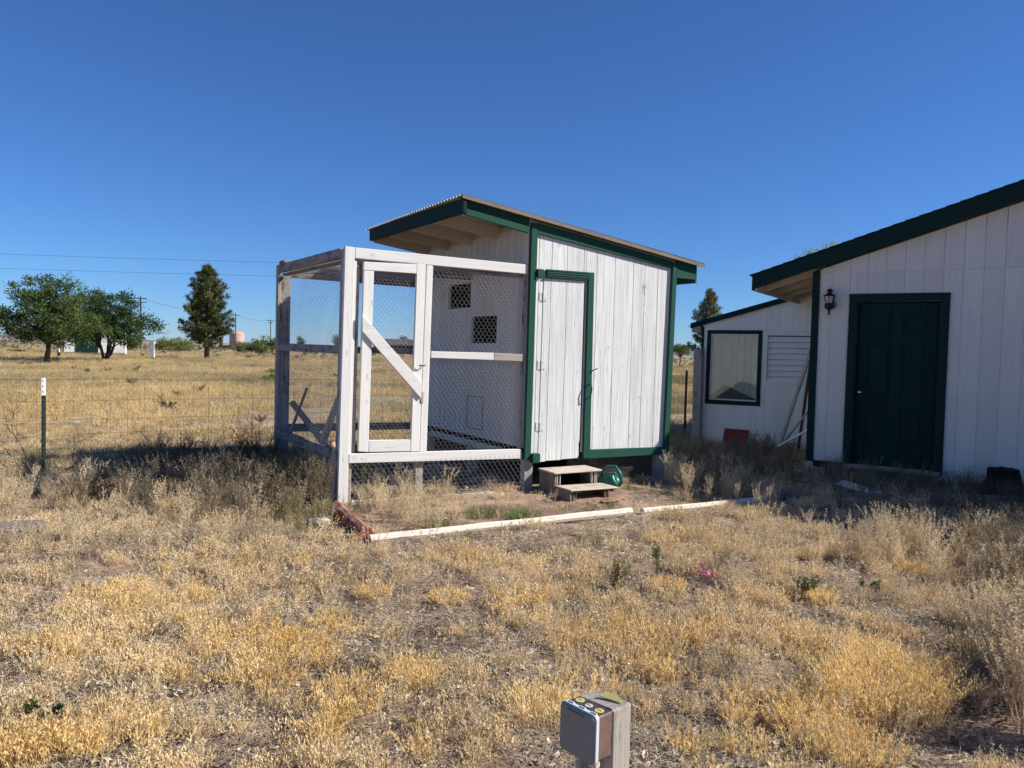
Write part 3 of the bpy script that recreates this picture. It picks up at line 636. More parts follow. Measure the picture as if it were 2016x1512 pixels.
timber('landscape_timber', (-4.6, 5.38, .085), (-3.48, 5.76, .085), 'grey_timber', 'dark weathered timber end half buried in straw left of the run', .065)
def stone(name, u, v, size, mat, label, cat='stone', seed=1, flat=.6, pos=None):
    p = pos or pground(u, v); bm = bmesh.new(); bmesh.ops.create_icosphere(bm, subdivisions=2, radius=1)
    for w in bm.verts:
        k = 1 + .35 * noise.noise(w.co * 1.1 + Vector((seed * 7.3, 0, 0))) + .12 * noise.noise(w.co * 3 + Vector((0, seed, 0))); w.co = Vector((w.co.x * size[0], w.co.y * size[1], w.co.z * size[2])) * k
    me = bpy.data.meshes.new(name); bm.to_mesh(me); bm.free(); me.materials.append(MATS[mat])
    o = bpy.data.objects.new(name, me); COL.objects.link(o); o.location = (p.x, p.y, gz(p.x, p.y) + size[2] * .35); o.rotation_euler = (0, 0, seed * 1.3); return tag(o, label, cat)
stone('concrete_chunk', 628, 1028, (.14, .10, .045), 'stone_pale', 'pale broken concrete slab beside the run corner post', 'slab', 2)
stone('stone', 190, 1156, (.085, .06, .05), 'stone_grey', 'grey stone sunk in golden straw left of the run', seed=3)
stone('stone', 1335, 1050, (.05, .045, .05), 'stone_orange', 'ochre and dark stone on bare soil right of the coop', seed=4)
stone('stone', 1732, 1070, (.10, .07, .055), 'stone_pale', 'large pale rounded stone among dry weeds before the green door', seed=5)
stone('stone', 1025, 1022, (.05, .03, .02), 'stone_pale', 'flat pale stone between two green grass tufts', seed=6)
stone('paver', 1360, 974, (.14, .10, .018), 'brick_pink', 'flat pinkish paver on the soil under the coop corner bush', 'paver', 7)
stone('paver', 1205, 992, (.16, .08, .015), 'brick_pink', 'flat pinkish paver in front of the wooden steps', 'paver', 8)
# pink plastic cross toy
p = pground(1393, 1145)
m = MB()
for k in range(4):
    a = k * math.pi / 2; d = Vector((math.cos(a), math.sin(a), 0)); s_ = Vector((-d.y, d.x, 0))
    for sg in (-1, 1): m.tube([d * .012 + s_ * sg * .012, d * .085 + s_ * sg * .014], .006, 6)
    m.tube([d * .085 - s_ * .014, d * .085 + s_ * .014], .006, 6); m.tube([d * .05 - s_ * .014, d * .05 + s_ * .014], .005, 6)
m.lathe([(.02, -.008), (.02, .008), (.010, .012)], 10)
o = m.build('toy_cross', 'pink_plastic', None); o.location = (p.x, p.y, gz(p.x, p.y) + .05); o.rotation_euler = (R(38), R(12), R(35)); tag(o, 'small pink plastic four-armed toy lying in the straw', 'toy')

# ================================================================== HOUSE
house = empty('house', (HOUSE.o.x, HOUSE.o.y, 0), -0.56, 'white sided house with dark green door and gabled eave', 'house')
HDX0, HDX1, HDZ0, HDZ1 = 0.525, 1.455, 0.205, 2.245
zg = lambda x: 2.615 + 0.3262 * x
hg = [0.085, 0.227] + [0.436 + .2045 * i for i in range(29)]
hop = [(HDX0 - .01, HDX1 + .01, 0.0, HDZ1 + .01)]
hw = backing(house, 'front_wall', 0.0, 15.0, lambda x: .10, lambda x: min(zg(x), zg(15.0 - x)) - .01, hop, 0.0045, 0.10, 'house_siding')
plank_wall(hw, 'siding_board', hg, lambda x: .20, lambda x: 2.592, hop, 'house_siding', 0.0, 0.004, 0.005)
plank_wall(hw, 'siding_board', hg, lambda x: 2.598, lambda x: max(zg(x), 2.60) - .005, [], 'house_siding', -0.002, 0.004, 0.005)
board(house, 'corner_trim', [(0.0, 0.19), (0.088, 0.19), (0.080, 2.63), (-0.006, 2.61)], -0.022, -0.0005, 'green_dark')
board(house, 'base_trim', [(0.09, 0.12), (0.44, 0.12), (0.44, 0.205), (0.09, 0.205)], -0.020, -0.0005, 'green_dark')
board(house, 'door_casing', [(0.442, 0.16), (0.532, 0.16), (0.532, 2.228), (0.442, 2.228)], -0.024, -0.0025, 'green_dark')
board(house, 'door_casing', [(1.448, 0.16), (1.546, 0.16), (1.541, 2.228), (1.443, 2.228)], -0.024, -0.0025, 'green_dark')
board(house, 'door_casing', [(0.440, 2.231), (1.543, 2.231), (1.543, 2.321), (0.440, 2.321)], -0.025, -0.0025, 'green_dark')
for a in ((0.533, 0.548), (1.432, 1.447)): MB().box(a[0], a[1], -0.004, 0.12, 0.2, 2.228).build('jamb', 'green_dark', house, .001)
MB().box(0.549, 1.431, -0.004, 0.12, 2.214, 2.2285).build('jamb', 'green_dark', house, .001)
MB().box(0.46, 1.53, -0.06, 0.10, 0.15, 0.196).build('threshold', 'weathered_wood_x', house, .003)
hd = MB().box(0.552, 1.428, 0.062, 0.10, 0.20, 2.211).build('door', 'green_dark', house, .001)
# six-panel leaf: stiles and rails proud, raised panels in the fields
xs6 = [(0.552, 0.672), (0.928, 1.052), (1.308, 1.428)]
for a, b in xs6: MB().box(a, b, 0.050, 0.0615, 0.20, 2.211).build('stile', 'green_dark', hd, .004)
zr = [(0.20, 0.46), (0.90, 1.07), (1.72, 1.82), (2.06, 2.211)]
for a, b in zr:
    for x0, x1 in ((0.673, 0.927), (1.053, 1.307)): MB().box(x0, x1, 0.050, 0.0615, a, b).build('rail', 'green_dark', hd, .004)
for z0, z1 in ((0.46, 0.90), (1.07, 1.72), (1.82, 2.06)):
    for x0, x1 in ((0.673, 0.927), (1.053, 1.307)): MB().box(x0 + .03, x1 - .03, 0.052, 0.0615, z0 + .03, z1 - .03).build('panel', 'green_dark', hd, .008)
MB().lathe([(0.026, 0.049), (0.026, 0.040), (0.010, 0.036), (0.010, 0.012), (0.022, 0.004), (0.026, -0.008), (0.020, -0.020), (0.004, -0.024)], 16, (0.605, 0, 1.10), 'y').build('knob', 'brass', hd, smooth=True, recalc=True)
backing(house, 'side_wall', 0.10, 12.0, lambda y: .10, lambda y: 2.55, [], 0.0, 0.10, 'house_siding', side=True)
backing(house, 'side_wall', 0.10, 12.0, lambda y: .10, lambda y: 2.55, [], 14.9, 15.0, 'house_siding', side=True)
backing(house, 'back_wall', 0.0, 15.0, lambda x: .10, lambda x: min(zg(x), zg(15.0 - x)) - .01, [], 12.0, 12.1, 'house_siding')
MB().box(0.03, 14.97, 0.03, 11.97, -0.05, 0.12).build('foundation', 'stone_grey', house)
# roof
RY0 = -0.145; SL = .3262; EX = -0.735
zt_ = lambda x: 2.812 + SL * x
slab = MB().prism([(EX, zt_(EX) - .045), (7.5, zt_(7.5) - .045), (7.5, zt_(7.5)), (EX, zt_(EX))], RY0 + .02, 12.3)
slab.prism([(15 - EX, zt_(EX) - .045), (7.502, zt_(7.5) - .045), (7.502, zt_(7.5)), (15 - EX, zt_(EX))], RY0 + .02, 12.3)
roof = slab.build('roof', 'soffit_beige', house, recalc=True)
course = MB().prism([(0, .004), (.20, .004 + .20 * SL), (.20, .012 + .20 * SL), (0, .022)], RY0 - .03, 12.32).mesh('shingle_course', 'shingle')
for k in range(60):
    x = EX - .03 + k * .139
    o = bpy.data.objects.new('shingle_course', course); COL.objects.link(o); o.parent = roof; o.location = (x, .01 * nz(k * 3.3, 2.0), zt_(x) - .002)
board(house, 'rake_board', [(EX, zt_(EX) - .185), (7.5, zt_(7.5) - .195), (7.5, zt_(7.5) - .002), (EX, zt_(EX) - .002)], RY0 - .02, RY0 + .018, 'green_dark')
board(house, 'rake_soffit', [(EX + .03, zt_(EX) - .165), (7.5, zt_(7.5) - .178), (7.5, zt_(7.5) - .05), (EX + .03, zt_(EX) - .05)], RY0 + .02, RY0 + .058, 'house_siding')
board(house, 'eave_fascia', [(RY0 + .06, zt_(EX) - .19), (6.0, zt_(EX) - .19), (6.0, zt_(EX) - .02), (RY0 + .06, zt_(EX) - .02)], EX - .02, EX + .018, 'green_dark', side=True)
board(house, 'eave_subfascia', [(RY0 + .06, zt_(EX) - .205), (2.46, zt_(EX) - .205), (2.46, zt_(EX) - .06), (RY0 + .06, zt_(EX) - .06)], EX + .020, EX + .055, 'soffit_beige', side=True)
for y in (0.35, 0.96, 1.57, 2.18, 2.79): MB().prism([(EX + .057, zt_(EX) - .17), (0.0, zt_(0) - .20), (0.0, zt_(0) - .047), (EX + .057, zt_(EX) - .03)], y - .02, y + .02).build('rafter', 'soffit_beige', house, .003, recalc=True)
MB().prismx([(0.10, 2.50), (12, 2.50), (12, 2.76), (0.10, 2.76)], -0.02, -.001).build('side_trim', 'soffit_beige', house, recalc=True)

# wall lantern
lx, lz = HOUSE.front(1633, 590, -.10)
lamp = empty('wall_lantern', HOUSE.w(lx, -0.10, lz), -0.56, 'black coach lantern on the white wall left of the green door', 'lantern')
MB().lathe([(0.001, .155), (.008, .15), (.006, .14), (.014, .135), (.045, .118), (.050, .112), (.022, .100), (.026, .086), (.045, .070), (.082, .052), (.086, .046), (.074, .042)], 6).build('cap', 'black_iron', lamp, recalc=True)
MB().lathe([(.060, .042), (.040, -.045)], 6).build('glass', 'frosted_glass', lamp, recalc=True)
m = MB()
for k in range(6):
    a = 2 * math.pi * (k + .5) / 6; m.tube([(.064 * math.cos(a), .064 * math.sin(a), .044), (.043 * math.cos(a), .043 * math.sin(a), -.047)], .006, 5)
m.build('cage', 'black_iron', lamp)
MB().lathe([(.046, -.045), (.052, -.055), (.060, -.075), (.055, -.098), (.036, -.118), (.014, -.128), (.012, -.165), (.014, -.18), (.001, -.20)], 14).build('base', 'black_iron', lamp, smooth=True, recalc=True)
MB().lathe([(.058, 0), (.058, .016), (.03, .024)], 16, (.02, .10, -.06), 'y').tube([(.02, .09, -.07), (.01, .05, -.10), (0, .0, -.09)], .012, 8).build('back_plate', 'black_iron', lamp, recalc=True)

# ================================================================== LEAN-TO
lt = empty('lean_to', (LEAN.o.x, LEAN.o.y, 0), -0.56, 'low white lean-to with slanted green-edged roof joined to the house', 'lean-to')
zl = lambda x: 2.065 + .278 * x
WW = (0.118, 0.975, 0.725, 1.915); LV = (1.095, 1.80, 1.10, 1.90)
ltw = backing(lt, 'front_wall', 0.0, 2.25, lambda x: .05, lambda x: zl(x) - .01, [WW, LV], 0.0045, 0.09, 'lean_siding')
plank_wall(ltw, 'siding_board', [0.0] + [0.06 + .2035 * i for i in range(11)], lambda x: .06, lambda x: zl(x) - .005, [WW, LV], 'lean_siding', 0.0, 0.004, 0.005)
backing(lt, 'side_wall', 0.1, 4.0, lambda y: .05, lambda y: 2.05, [], 0.0, 0.08, 'lean_siding', side=True)
MB().box(0.10, 2.2, 0.1, 4.0, 0.0, 0.08).build('floor', 'far_white', lt)
MB().prism([(-0.20, zl(-.2) + .01), (2.25, zl(2.25) + .01), (2.25, zl(2.25) + .05), (-0.20, zl(-.2) + .05)], -0.03, 4.2).build('roof', 'shingle', lt, recalc=True)
board(lt, 'rake_board', [(-0.20, zl(-.2) - .045), (1.42, zl(1.42) - .045), (1.42, zl(1.42) + .035), (-0.20, zl(-.2) + .035)], -0.06, -0.031, 'green_dark')
MB().box(-0.185, -0.03, -0.028, 0.06, 1.90, 1.985).build('rafter_tail', 'weathered_wood_x', lt, .006)
board(lt, 'corner_trim', [(-0.012, 0.10), (0.028, 0.10), (0.028, 2.0), (-0.012, 2.0)], -0.016, -0.001, 'green_dark')
win = MB().prism([(0.088, 0.692), (1.010, 0.700), (1.010, 0.766), (0.088, 0.762)], -0.022, -0.001).prism([(0.088, 1.882), (1.004, 1.884), (1.004, 1.944), (0.088, 1.942)], -0.022, -0.001)
win.prism([(0.088, 0.763), (0.150, 0.763), (0.150, 1.881), (0.088, 1.881)], -0.022, -0.001).prism([(0.944, 0.767), (1.009, 0.767), (1.004, 1.883), (0.944, 1.883)], -0.022, -0.001)
win = win.build('window', 'green_dark', lt, .002, recalc=True)
fr = MB().box(0.151, 0.943, 0.004, 0.03, 0.768, 0.788).box(0.151, 0.943, 0.004, 0.03, 1.862, 1.880).box(0.151, 0.165, 0.004, 0.03, 0.789, 1.861).box(0.929, 0.943, 0.004, 0.03, 0.789, 1.861)
fr.build('frame', 'white_alu', win)
MB().box(0.164, 0.930, 0.014, 0.018, 0.786, 1.863).build('pane', 'window_glass', win)
m = MB(); vs = []; nC = 90
for i in range(nC + 1):
    x = 0.10 + 0.90 * i / nC; dy = .040 * math.sin(i * .52) + .018 * math.sin(i * 1.13 + 1) 
    for z, k in ((0.74, 1.0), (1.3, .9), (1.95, .55)): vs.append((x, 0.075 + dy * k * .8, z))
m.add(vs, [(i * 3 + k, i * 3 + 3 + k, i * 3 + 4 + k, i * 3 + 1 + k) for i in range(nC) for k in range(2)])
m.build('curtain', 'curtain', win, smooth=True)
board(win, 'dark_triangle', [(0.12, 0.745), (0.97, 0.745), (0.95, 0.80), (0.40, 1.02), (0.15, 0.82)], 0.0195, 0.0235, 'triangle_grey', 0)  # added dark panel that makes the dark triangle in the pane
lv = MB().box(1.052, 1.80, -0.012, -.001, 1.862, 1.940).box(1.052, 1.80, -0.012, -.001, 1.062, 1.112).box(1.052, 1.098, -0.012, -.001, 1.113, 1.861)
lv = lv.build('louvre_window', 'white_alu', lt, .003)
for k in range(8):
    z = 1.125 + k * .0925
    s_ = MB().prismx([(0.002, z - .010), (0.008, z - .012), (0.043, z + .072), (0.037, z + .074)], 1.10, 1.80).build('louvre_slat', 'louvre_glass', lv, recalc=True)
    MB().prismx([(-.004, z - .014), (.0015, z - .014), (.0015, z - .002), (-.004, z - .002)], 1.10, 1.80).build('slat_edge', 'white_alu', s_, recalc=True)
    MB().prismx([(-.002, z + .03), (.006, z + .03), (.020, z + .062), (.010, z + .066)], 1.105, 1.135).build('slat_clip', 'white_alu', s_, recalc=True)
MB().box(1.09, 1.80, 0.10, 0.12, 1.09, 1.91).build('louvre_dark_sheet', 'interior_dark', lv)  # added dark sheet, so the gaps between slats look shaded
# boards leaning and lying at the house corner
def stick(name, p, q, w, th, mat, label, cat='board', roll=0.0):
    p, q = Vector(p), Vector(q); d = q - p; L = d.length
    o = MB().box(0, L, -w / 2, w / 2, -th / 2, th / 2).build(name, mat, None, .003)
    x = d.normalized(); up = Vector((0, 0, 1)) if abs(x.z) < .95 else Vector((0, 1, 0)); y = up.cross(x).normalized(); z = x.cross(y)
    M = Matrix((x, y, z)).transposed().to_4x4() @ Matrix.Rotation(roll, 4, 'X'); M.translation = p; o.matrix_world = M; return tag(o, label, cat)
def hp(u, v, yl): # pixel at a plane parallel to the house front, yl behind it
    s, z = HOUSE.front(u, v, yl); return HOUSE.w(s, yl, z)
stick('leaning_board', hp(1536, 874, 1.2), hp(1597, 690, .55), .10, .022, 'weathered_wood_x', 'long grey board leaning against the house corner', roll=R(80))
stick('leaning_board', hp(1572, 880, .9), hp(1596, 712, .5), .12, .03, 'brown_board', 'dark brown plank leaning steeply behind the house corner', roll=R(80))
stick('leaning_strip', hp(1540, 874, 1.0), hp(1594, 806, .5), .035, .02, 'weathered_wood_x', 'thin pale strip leaning low at the house corner', 'strip', roll=R(70))
stick('leaning_strip', hp(1532, 878, .8), hp(1592, 846, .5), .03, .02, 'white_alu', 'thin white strip lying nearly flat at the house corner', 'strip', roll=R(70))
a = pground(1402, 886); b = pground(1540, 858, .13)
stick('lying_pole', (a.x, a.y, .03), (b.x, b.y, .13), .03, .03, 'weathered_wood_x', 'thin pale pole lying before the lean-to wall', 'pole')
s0 = LEAN.front(1424, 870, -.15); s1 = LEAN.front(1472, 845, -.05)
rbd = MB().box(-.2, .2, -.012, .012, 0, .30).build('red_panel', 'red_board', None, .004); w_ = LEAN.w((s0[0] + s1[0]) / 2, -.16, .02); rbd.location = (w_.x, w_.y, gz(w_.x, w_.y)); rbd.rotation_euler = (R(-22), 0, -0.56)
tag(rbd, 'small dark red panel leaning on the lean-to wall under the window', 'panel')
# white corrugated offcut on the ground
p = pground(1688, 962, .06); m = MB(); vs = []; NY = 24
for i in range(NY + 1):
    y = -.075 + .15 * i / NY; c = .010 * math.cos(i * math.pi / 4)
    for x in (-.26, 0, .26): vs.append((x, y, c + (.02 * nz(x * 2, y * 3) if x else 0)))
fs = [(i * 3 + j, i * 3 + j + 1, i * 3 + j + 4, i * 3 + j + 3) for i in range(NY) for j in range(2)]
n_ = len(vs); m.add(vs + [(a_, b_, c_ - .002) for a_, b_, c_ in vs], fs + [tuple(n_ + k for k in reversed(f)) for f in fs])
o = m.build('corrugated_offcut', 'far_white', None); o.location = (p.x, p.y, gz(p.x, p.y) + .06); o.rotation_euler = (R(14), R(8), R(-62)); tag(o, 'white corrugated sheet offcut lying before the green door', 'sheet')
stick('lying_strip', tuple(pground(1572, 945, .06)), tuple(pground(1640, 955, .06)), .035, .02, 'weathered_wood_x', 'thin grey strip lying beside the white corrugated offcut', 'strip')
# stump
p = HOUSE.w(2.16, -.28); sv = []; prof = [(.235, -.03), (.225, .05), (.20, .12), (.175, .22), (.155, .31), (.15, .345)]
m = MB(); n_ = 26
for r_, z_ in prof:
    for k in range(n_):
        a_ = 2 * math.pi * k / n_; q = r_ * (1 + .16 * nz(math.cos(a_) * 2, math.sin(a_) * 2, z_ * 3) + .10 * nz(math.cos(a_) * 6, math.sin(a_) * 6, z_ * 8)); sv.append((q * math.cos(a_), q * math.sin(a_), z_ + (.02 * nz(a_, z_, 1, 3.0))))
m.add(sv, [(i * n_ + k, i * n_ + (k + 1) % n_, (i + 1) * n_ + (k + 1) % n_, (i + 1) * n_ + k) for i in range(5) for k in range(n_)] + [tuple(5 * n_ + k for k in range(n_))])
o = m.build('tree_stump', 'stump_wood', None); o.location = (p.x, p.y, gz(p.x, p.y)); tag(o, 'dark rotten tree stump against the white house wall', 'stump')
# ================================================================== OUTLET POST IN FRONT
bc = Vector((0.237, 1.897, 0)); bth = math.atan2(-0.76, 0.65)     # local x: along the box face towards its near edge
BF = Frame(bc.x, bc.y, bth)                                        # local y points from the face into the post
stub = empty('outlet_post', (bc.x, bc.y, 0), bth, 'short weathered wooden post with conduits carrying an outlet box', 'post')
pst = MB(); nn = 10
for k in range(nn + 1): pass
board(stub, 'post', [(-0.125, -0.1), (0.006, -0.1), (0.0, 0.598), (-0.128, 0.590)], 0.052, 0.128, 'weathered_wood', 0.006)
MB().tube([(-0.030, 0.022, -0.1), (-0.030, 0.022, 0.480)], 0.0105, 12).build('conduit', 'conduit', stub, smooth=True)
MB().tube([(-0.082, 0.022, -0.1), (-0.082, 0.022, 0.480)], 0.0105, 12).build('conduit', 'conduit', stub, smooth=True)
for x in (-0.030, -0.082): MB().tube([(x, 0.022, 0.452), (x, 0.022, 0.491)], 0.0145, 10).build('conduit_collar', 'conduit', stub)
ob = empty('outlet_box', BF.w(0, 0, 0.481), bth, 'brown weatherproof electrical box with grey hinged cover on a post', 'electrical box')
def rrect(x0, x1, z0, z1, r, n=5):
    pts = []
    for cx, cz, a0 in ((x1 - r, z0 + r, -90), (x1 - r, z1 - r, 0), (x0 + r, z1 - r, 90), (x0 + r, z0 + r, 180)):
        for k in range(n + 1): a = R(a0 + 90 * k / n); pts.append((cx + r * math.cos(a), cz + r * math.sin(a)))
    return pts
MB().prism(rrect(-0.114, 0.0, 0.0, 0.115, .006), 0.0, 0.050).build('body', 'box_brown', ob, .001, recalc=True)
MB().box(-0.110, -0.004, 0.004, 0.046, 0.1155, 0.1168).build('top_face', 'box_top', ob)
MB().prism(rrect(-0.119, 0.005, -0.006, 0.121, .012), -0.012, -0.0005).build('gasket', 'box_gasket', ob, .001, recalc=True)
cov = MB().prism(rrect(-0.118, 0.004, -0.005, 0.119, .013), -0.0195, -0.0125).build('cover', 'box_grey', ob, .004, recalc=True)
MB().prism([(-0.095, 0.105), (-0.030, 0.105), (-0.034, 0.111), (-0.090, 0.111)], -0.0225, -0.0205).build('cover_lip', 'box_grey', cov, .001, recalc=True)
for x, y, r_, mt in ((-0.092, .028, .0125, 'plug_yellow'), (-0.056, .024, .0105, 'plug_grey'), (-0.020, .024, .0125, 'plug_yellow')):
    pl = MB().lathe([(r_, .1165), (r_, .1178), (r_ * .85, .1184)], 18, (x, y, 0)).build('plug', mt, ob, recalc=True)
    MB().box(x - r_ * .55, x + r_ * .55, y - .0012, y + .0012, .1185, .1189).build('slot', 'black_iron', pl)
for x in (-0.10, -0.06, -0.02): MB().tube([(x, -0.004, 0.1215), (x + .018, -0.004, 0.1215)], .003, 8).build('hinge', 'box_gasket', ob)
# loose yellow knockout plate standing on the post top
pts = [(0.022 * math.cos(R(a)) * 1.5, 0.022 * math.sin(R(a)) * .9) for a in range(0, 181, 15)]
kp = MB().prism(pts, -0.0015, 0.0015).build('knockout_plate', 'plug_yellow', None, recalc=True); w_ = BF.w(-0.045, 0.090, 0.600); kp.location = w_; kp.rotation_euler = (R(-62), 0, bth + R(12)); tag(kp, 'small yellow half-round plate lying on top of the wooden post', 'plate')

# ================================================================== FENCE
FA, FB = Vector((-4.78, 8.0, 0)), Vector((3.3, 13.95, 0)); FD = (FB - FA).normalized(); FS = -5.2; FL = (FB - FA).length
def fpt(s, z): p = FA + FD * s; return (p.x, p.y, z + .012 * nz(s * 1.3, z * 2, 3.0))
fence = empty('wire_fence', FA, 0, 'rusty woven wire field fence with small netting along its foot', 'fence')
m = MB(); off = Vector(FA)
sstep = 0.17; NS = int((FL - FS) / sstep)
hs = [0.10, 0.22, 0.35, 0.50, 0.66, 0.86, 1.075]
for z in hs: m.tube([Vector(fpt(FS + (FL - FS) * i / 60, z + (.02 * nz(i * .35, z * 9)) )) - off for i in range(61)], 0.0016 if z < 1 else 0.0022, 3, cap=False)
for i in range(NS + 1):
    s_ = FS + i * sstep; j = .012 * nz(i * 1.7, 1.0); m.tube([Vector(fpt(s_ + j * k, z)) - off for k, z in enumerate((0.0, .35, .7, 1.075))], 0.0014, 3, cap=False)
m.build('woven_wire', 'rusty_wire', fence)
hexnet(lambda a, b, q: Vector(fpt(a, b)) - off + Vector((-FD.y, FD.x, 0)) * (-.012 + q), FS, 4.6, 0.02, 0.50, 0.055, 0.0009, 41).build('foot_netting', 'rusty_wire', fence)
def tpost(p, h, white, label, mat='steel_post_green', lean=0):
    r_ = empty('steel_post', (p[0], p[1], gz(p[0], p[1])), math.atan2(FD.y, FD.x), label, 'fence post', None)
    hw_ = h - white
    def T(z0, z1): return MB().box(-.020, .020, -.003, .003, z0, z1).box(-.003, .003, .0035, .032, z0, z1)
    T(-.1, hw_).build('stem', mat, r_)
    if white: T(hw_ + .0005, h).build('painted_tip', 'post_white', r_)
    for k in range(int(h / .055)): MB().box(-.006, .006, -.010, -.0035, .03 + k * .055, .045 + k * .055).build('stud', mat if .04 + k * .055 < hw_ else 'post_white', r_)
    r_.rotation_euler = (lean, 0, r_.rotation_euler.z); return r_
tpost((-4.80, 7.96), 1.105, .18, 'green steel fence post with a white painted tip beside the run')
q = FA + FD * (FL - .25); tpost((q.x, q.y), 1.22, 0, 'rusty dark steel fence post by the lean-to corner', 'rust_steel')
wp = LEAN.w(0.02, -.12); o = MB().box(-.07, .07, -.06, .06, -.1, 1.62).build('wooden_post', 'weathered_wood', None, .01); o.location = (wp.x - .02, wp.y, 0); o.rotation_euler = (0, R(-.6), -.5); tag(o, 'thick grey wooden post standing at the lean-to corner', 'post')
# finer welded mesh between coop and lean-to
g2 = empty('welded_mesh', (FB.x, FB.y, 0), 0, 'welded wire mesh panel between the coop and the lean-to', 'wire mesh'); m = MB()
for k in range(24): m.tube([Vector((*fpt(FL - 2.4, .04 + k * .048)[:2], .04 + k * .048)) - FB + Vector((.02, -.03, 0)), Vector((*fpt(FL - .2, 0)[:2], .04 + k * .048)) - FB + Vector((.02, -.03, 0))], .0013, 3, cap=False)
for k in range(22): m.tube([Vector((*fpt(FL - 2.4 + k * .1, 0)[:2], .02)) - FB + Vector((.02, -.03, 0)), Vector((*fpt(FL - 2.4 + k * .1, 0)[:2], 1.15)) - FB + Vector((.02, -.03, 0))], .0013, 3, cap=False)
m.build('mesh_wires', 'rusty_wire', g2)

# ================================================================== FAR THINGS
def far_at(u, v): return pground(u, v)
def box_building(name, p, rz, w, d, h, rh, label, wall='far_white', roofm='far_roof', door=None, wins=()):
    b = empty(name, (p.x, p.y, 0), rz, label, 'building')
    MB().box(-w / 2, w / 2, 0, d, .0, h).build('wall', wall, b)
    MB().prismx([(-.25, h + .002), (d + .25, h + .002), (d + .25, h + .12), (d / 2, h + rh), (-.25, h + .12)], -w / 2 - .3, w / 2 + .3).build('roof', roofm, b, recalc=True)
    if door: MB().box(door[0], door[1], -.04, -.002, .12, door[2]).build('door', 'green_dark', b)
    MB().box(-w / 2 - .02, w / 2 + .02, -.03, -.004, -.05, .28).build('plinth', 'stone_grey', b)
    for a, c in wins: MB().box(a, c, -.03, -.002, .9, 1.7).build('window', 'far_dark', b)
    return b
p = far_at(186, 699.5); sc_ = p.y / FPX
bw = box_building('white_shed', p, 0.42, 108 * sc_, 3.6, 2.5, .8, 'white shed with dark green doorway behind the leafy trees', door=(-1.6, 0.2, 2.1))
for x in (-2.7, -1.62, .22): MB().box(x, x + .1, -.06, -.005, .3, 2.4).build('trim', 'green_dark', bw)
p = far_at(782, 694); sc_ = 190 / FPX; p = pdepth(782, 694, 190)
box_building('low_building', Vector((p.x, p.y, 0)), .2, 11, 7, 2.1, 1.6, 'far low dark building with shallow gable seen through the run door', 'far_dark', 'far_roof')
# pedestal, trough, short marked post
p = far_at(300, 706); w_ = 8.5 * p.y / FPX; ped = MB().box(-w_ / 2, w_ / 2, -.12, .12, -.05, 33.5 * p.y / FPX).box(-w_ / 2 - .03, w_ / 2 + .03, -.15, .15, 33.5 * p.y / FPX, 34 * p.y / FPX).build('white_pedestal', 'post_white', None, .01); ped.location = (p.x, p.y, 0); tag(ped, 'upright white rectangular pedestal standing alone in the field', 'pedestal')
p = far_at(32, 694); tr = MB().box(-.75, .75, -.3, .3, .12, .30).box(-.6, -.45, -.3, .3, 0, .119).box(.45, .6, -.3, .3, 0, .119).build('trough', 'far_dark', None, .02); tr.location = (p.x, p.y, 0); tag(tr, 'low dark trough in the field beyond the leafy trees', 'trough')
p = far_at(116, 706); sg = empty('marker_post', (p.x, p.y, 0), 0, 'short dark post with a white cap beside the leafy trees', 'post'); MB().box(-.09, .09, -.05, .05, -.05, .48).build('stem', 'far_dark', sg); MB().box(-.07, .07, -.07, .07, .481, .84).build('cap', 'post_white', sg, .02)
for u, v, h, lab in ((34, 692, 1.35, 'thin dark stake standing behind the trough'), (600, 700, 1.2, 'thin dark stake seen through the run beyond the fence')):
    p = far_at(u, v); o = MB().tube([(0, 0, -.1), (.03, 0, h)], [.045, .035], 6).build('field_stake', 'grey_pole', None); o.location = (p.x, p.y, 0); tag(o, lab, 'stake')
# water tank
p = pdepth(466, 690, 218); tank = empty('water_tank', (p.x, p.y, 0), 0, 'pink rusty cylindrical water tank on the horizon', 'tank')
MB().lathe([(1.95, .5), (1.98, 2.4), (1.95, 4.35), (1.6, 4.75), (.5, 5.0)], 24).build('shell', 'tank_pink', tank, smooth=False)
MB().tube([(1.97 * math.cos(R(-95)), 1.97 * math.sin(R(-95)), .3), (1.99 * math.cos(R(-95)), 1.99 * math.sin(R(-95)), 4.4)], .12, 6).build('pipe', 'rust_steel', tank)
MB().box(-2.2, 2.2, -1.6, 1.6, 0, .5).build('plinth', 'rust_steel', tank)
MB().lathe([(2.02, 1.9), (2.03, 2.0)], 24).build('band', 'rust_steel', tank)
p = pdepth(440, 690, 205); o = MB().box(-1.1, 1.1, -.6, .6, .3, .9).box(-1.0, -.3, -.5, .5, .9, 3.2).box(.6, 2.3, -.5, .5, .3, 1.0).build('pump_engine', 'rust_steel', None); o.location = (p.x, p.y, 0); tag(o, 'rusty pump machinery beside the pink water tank', 'pump')
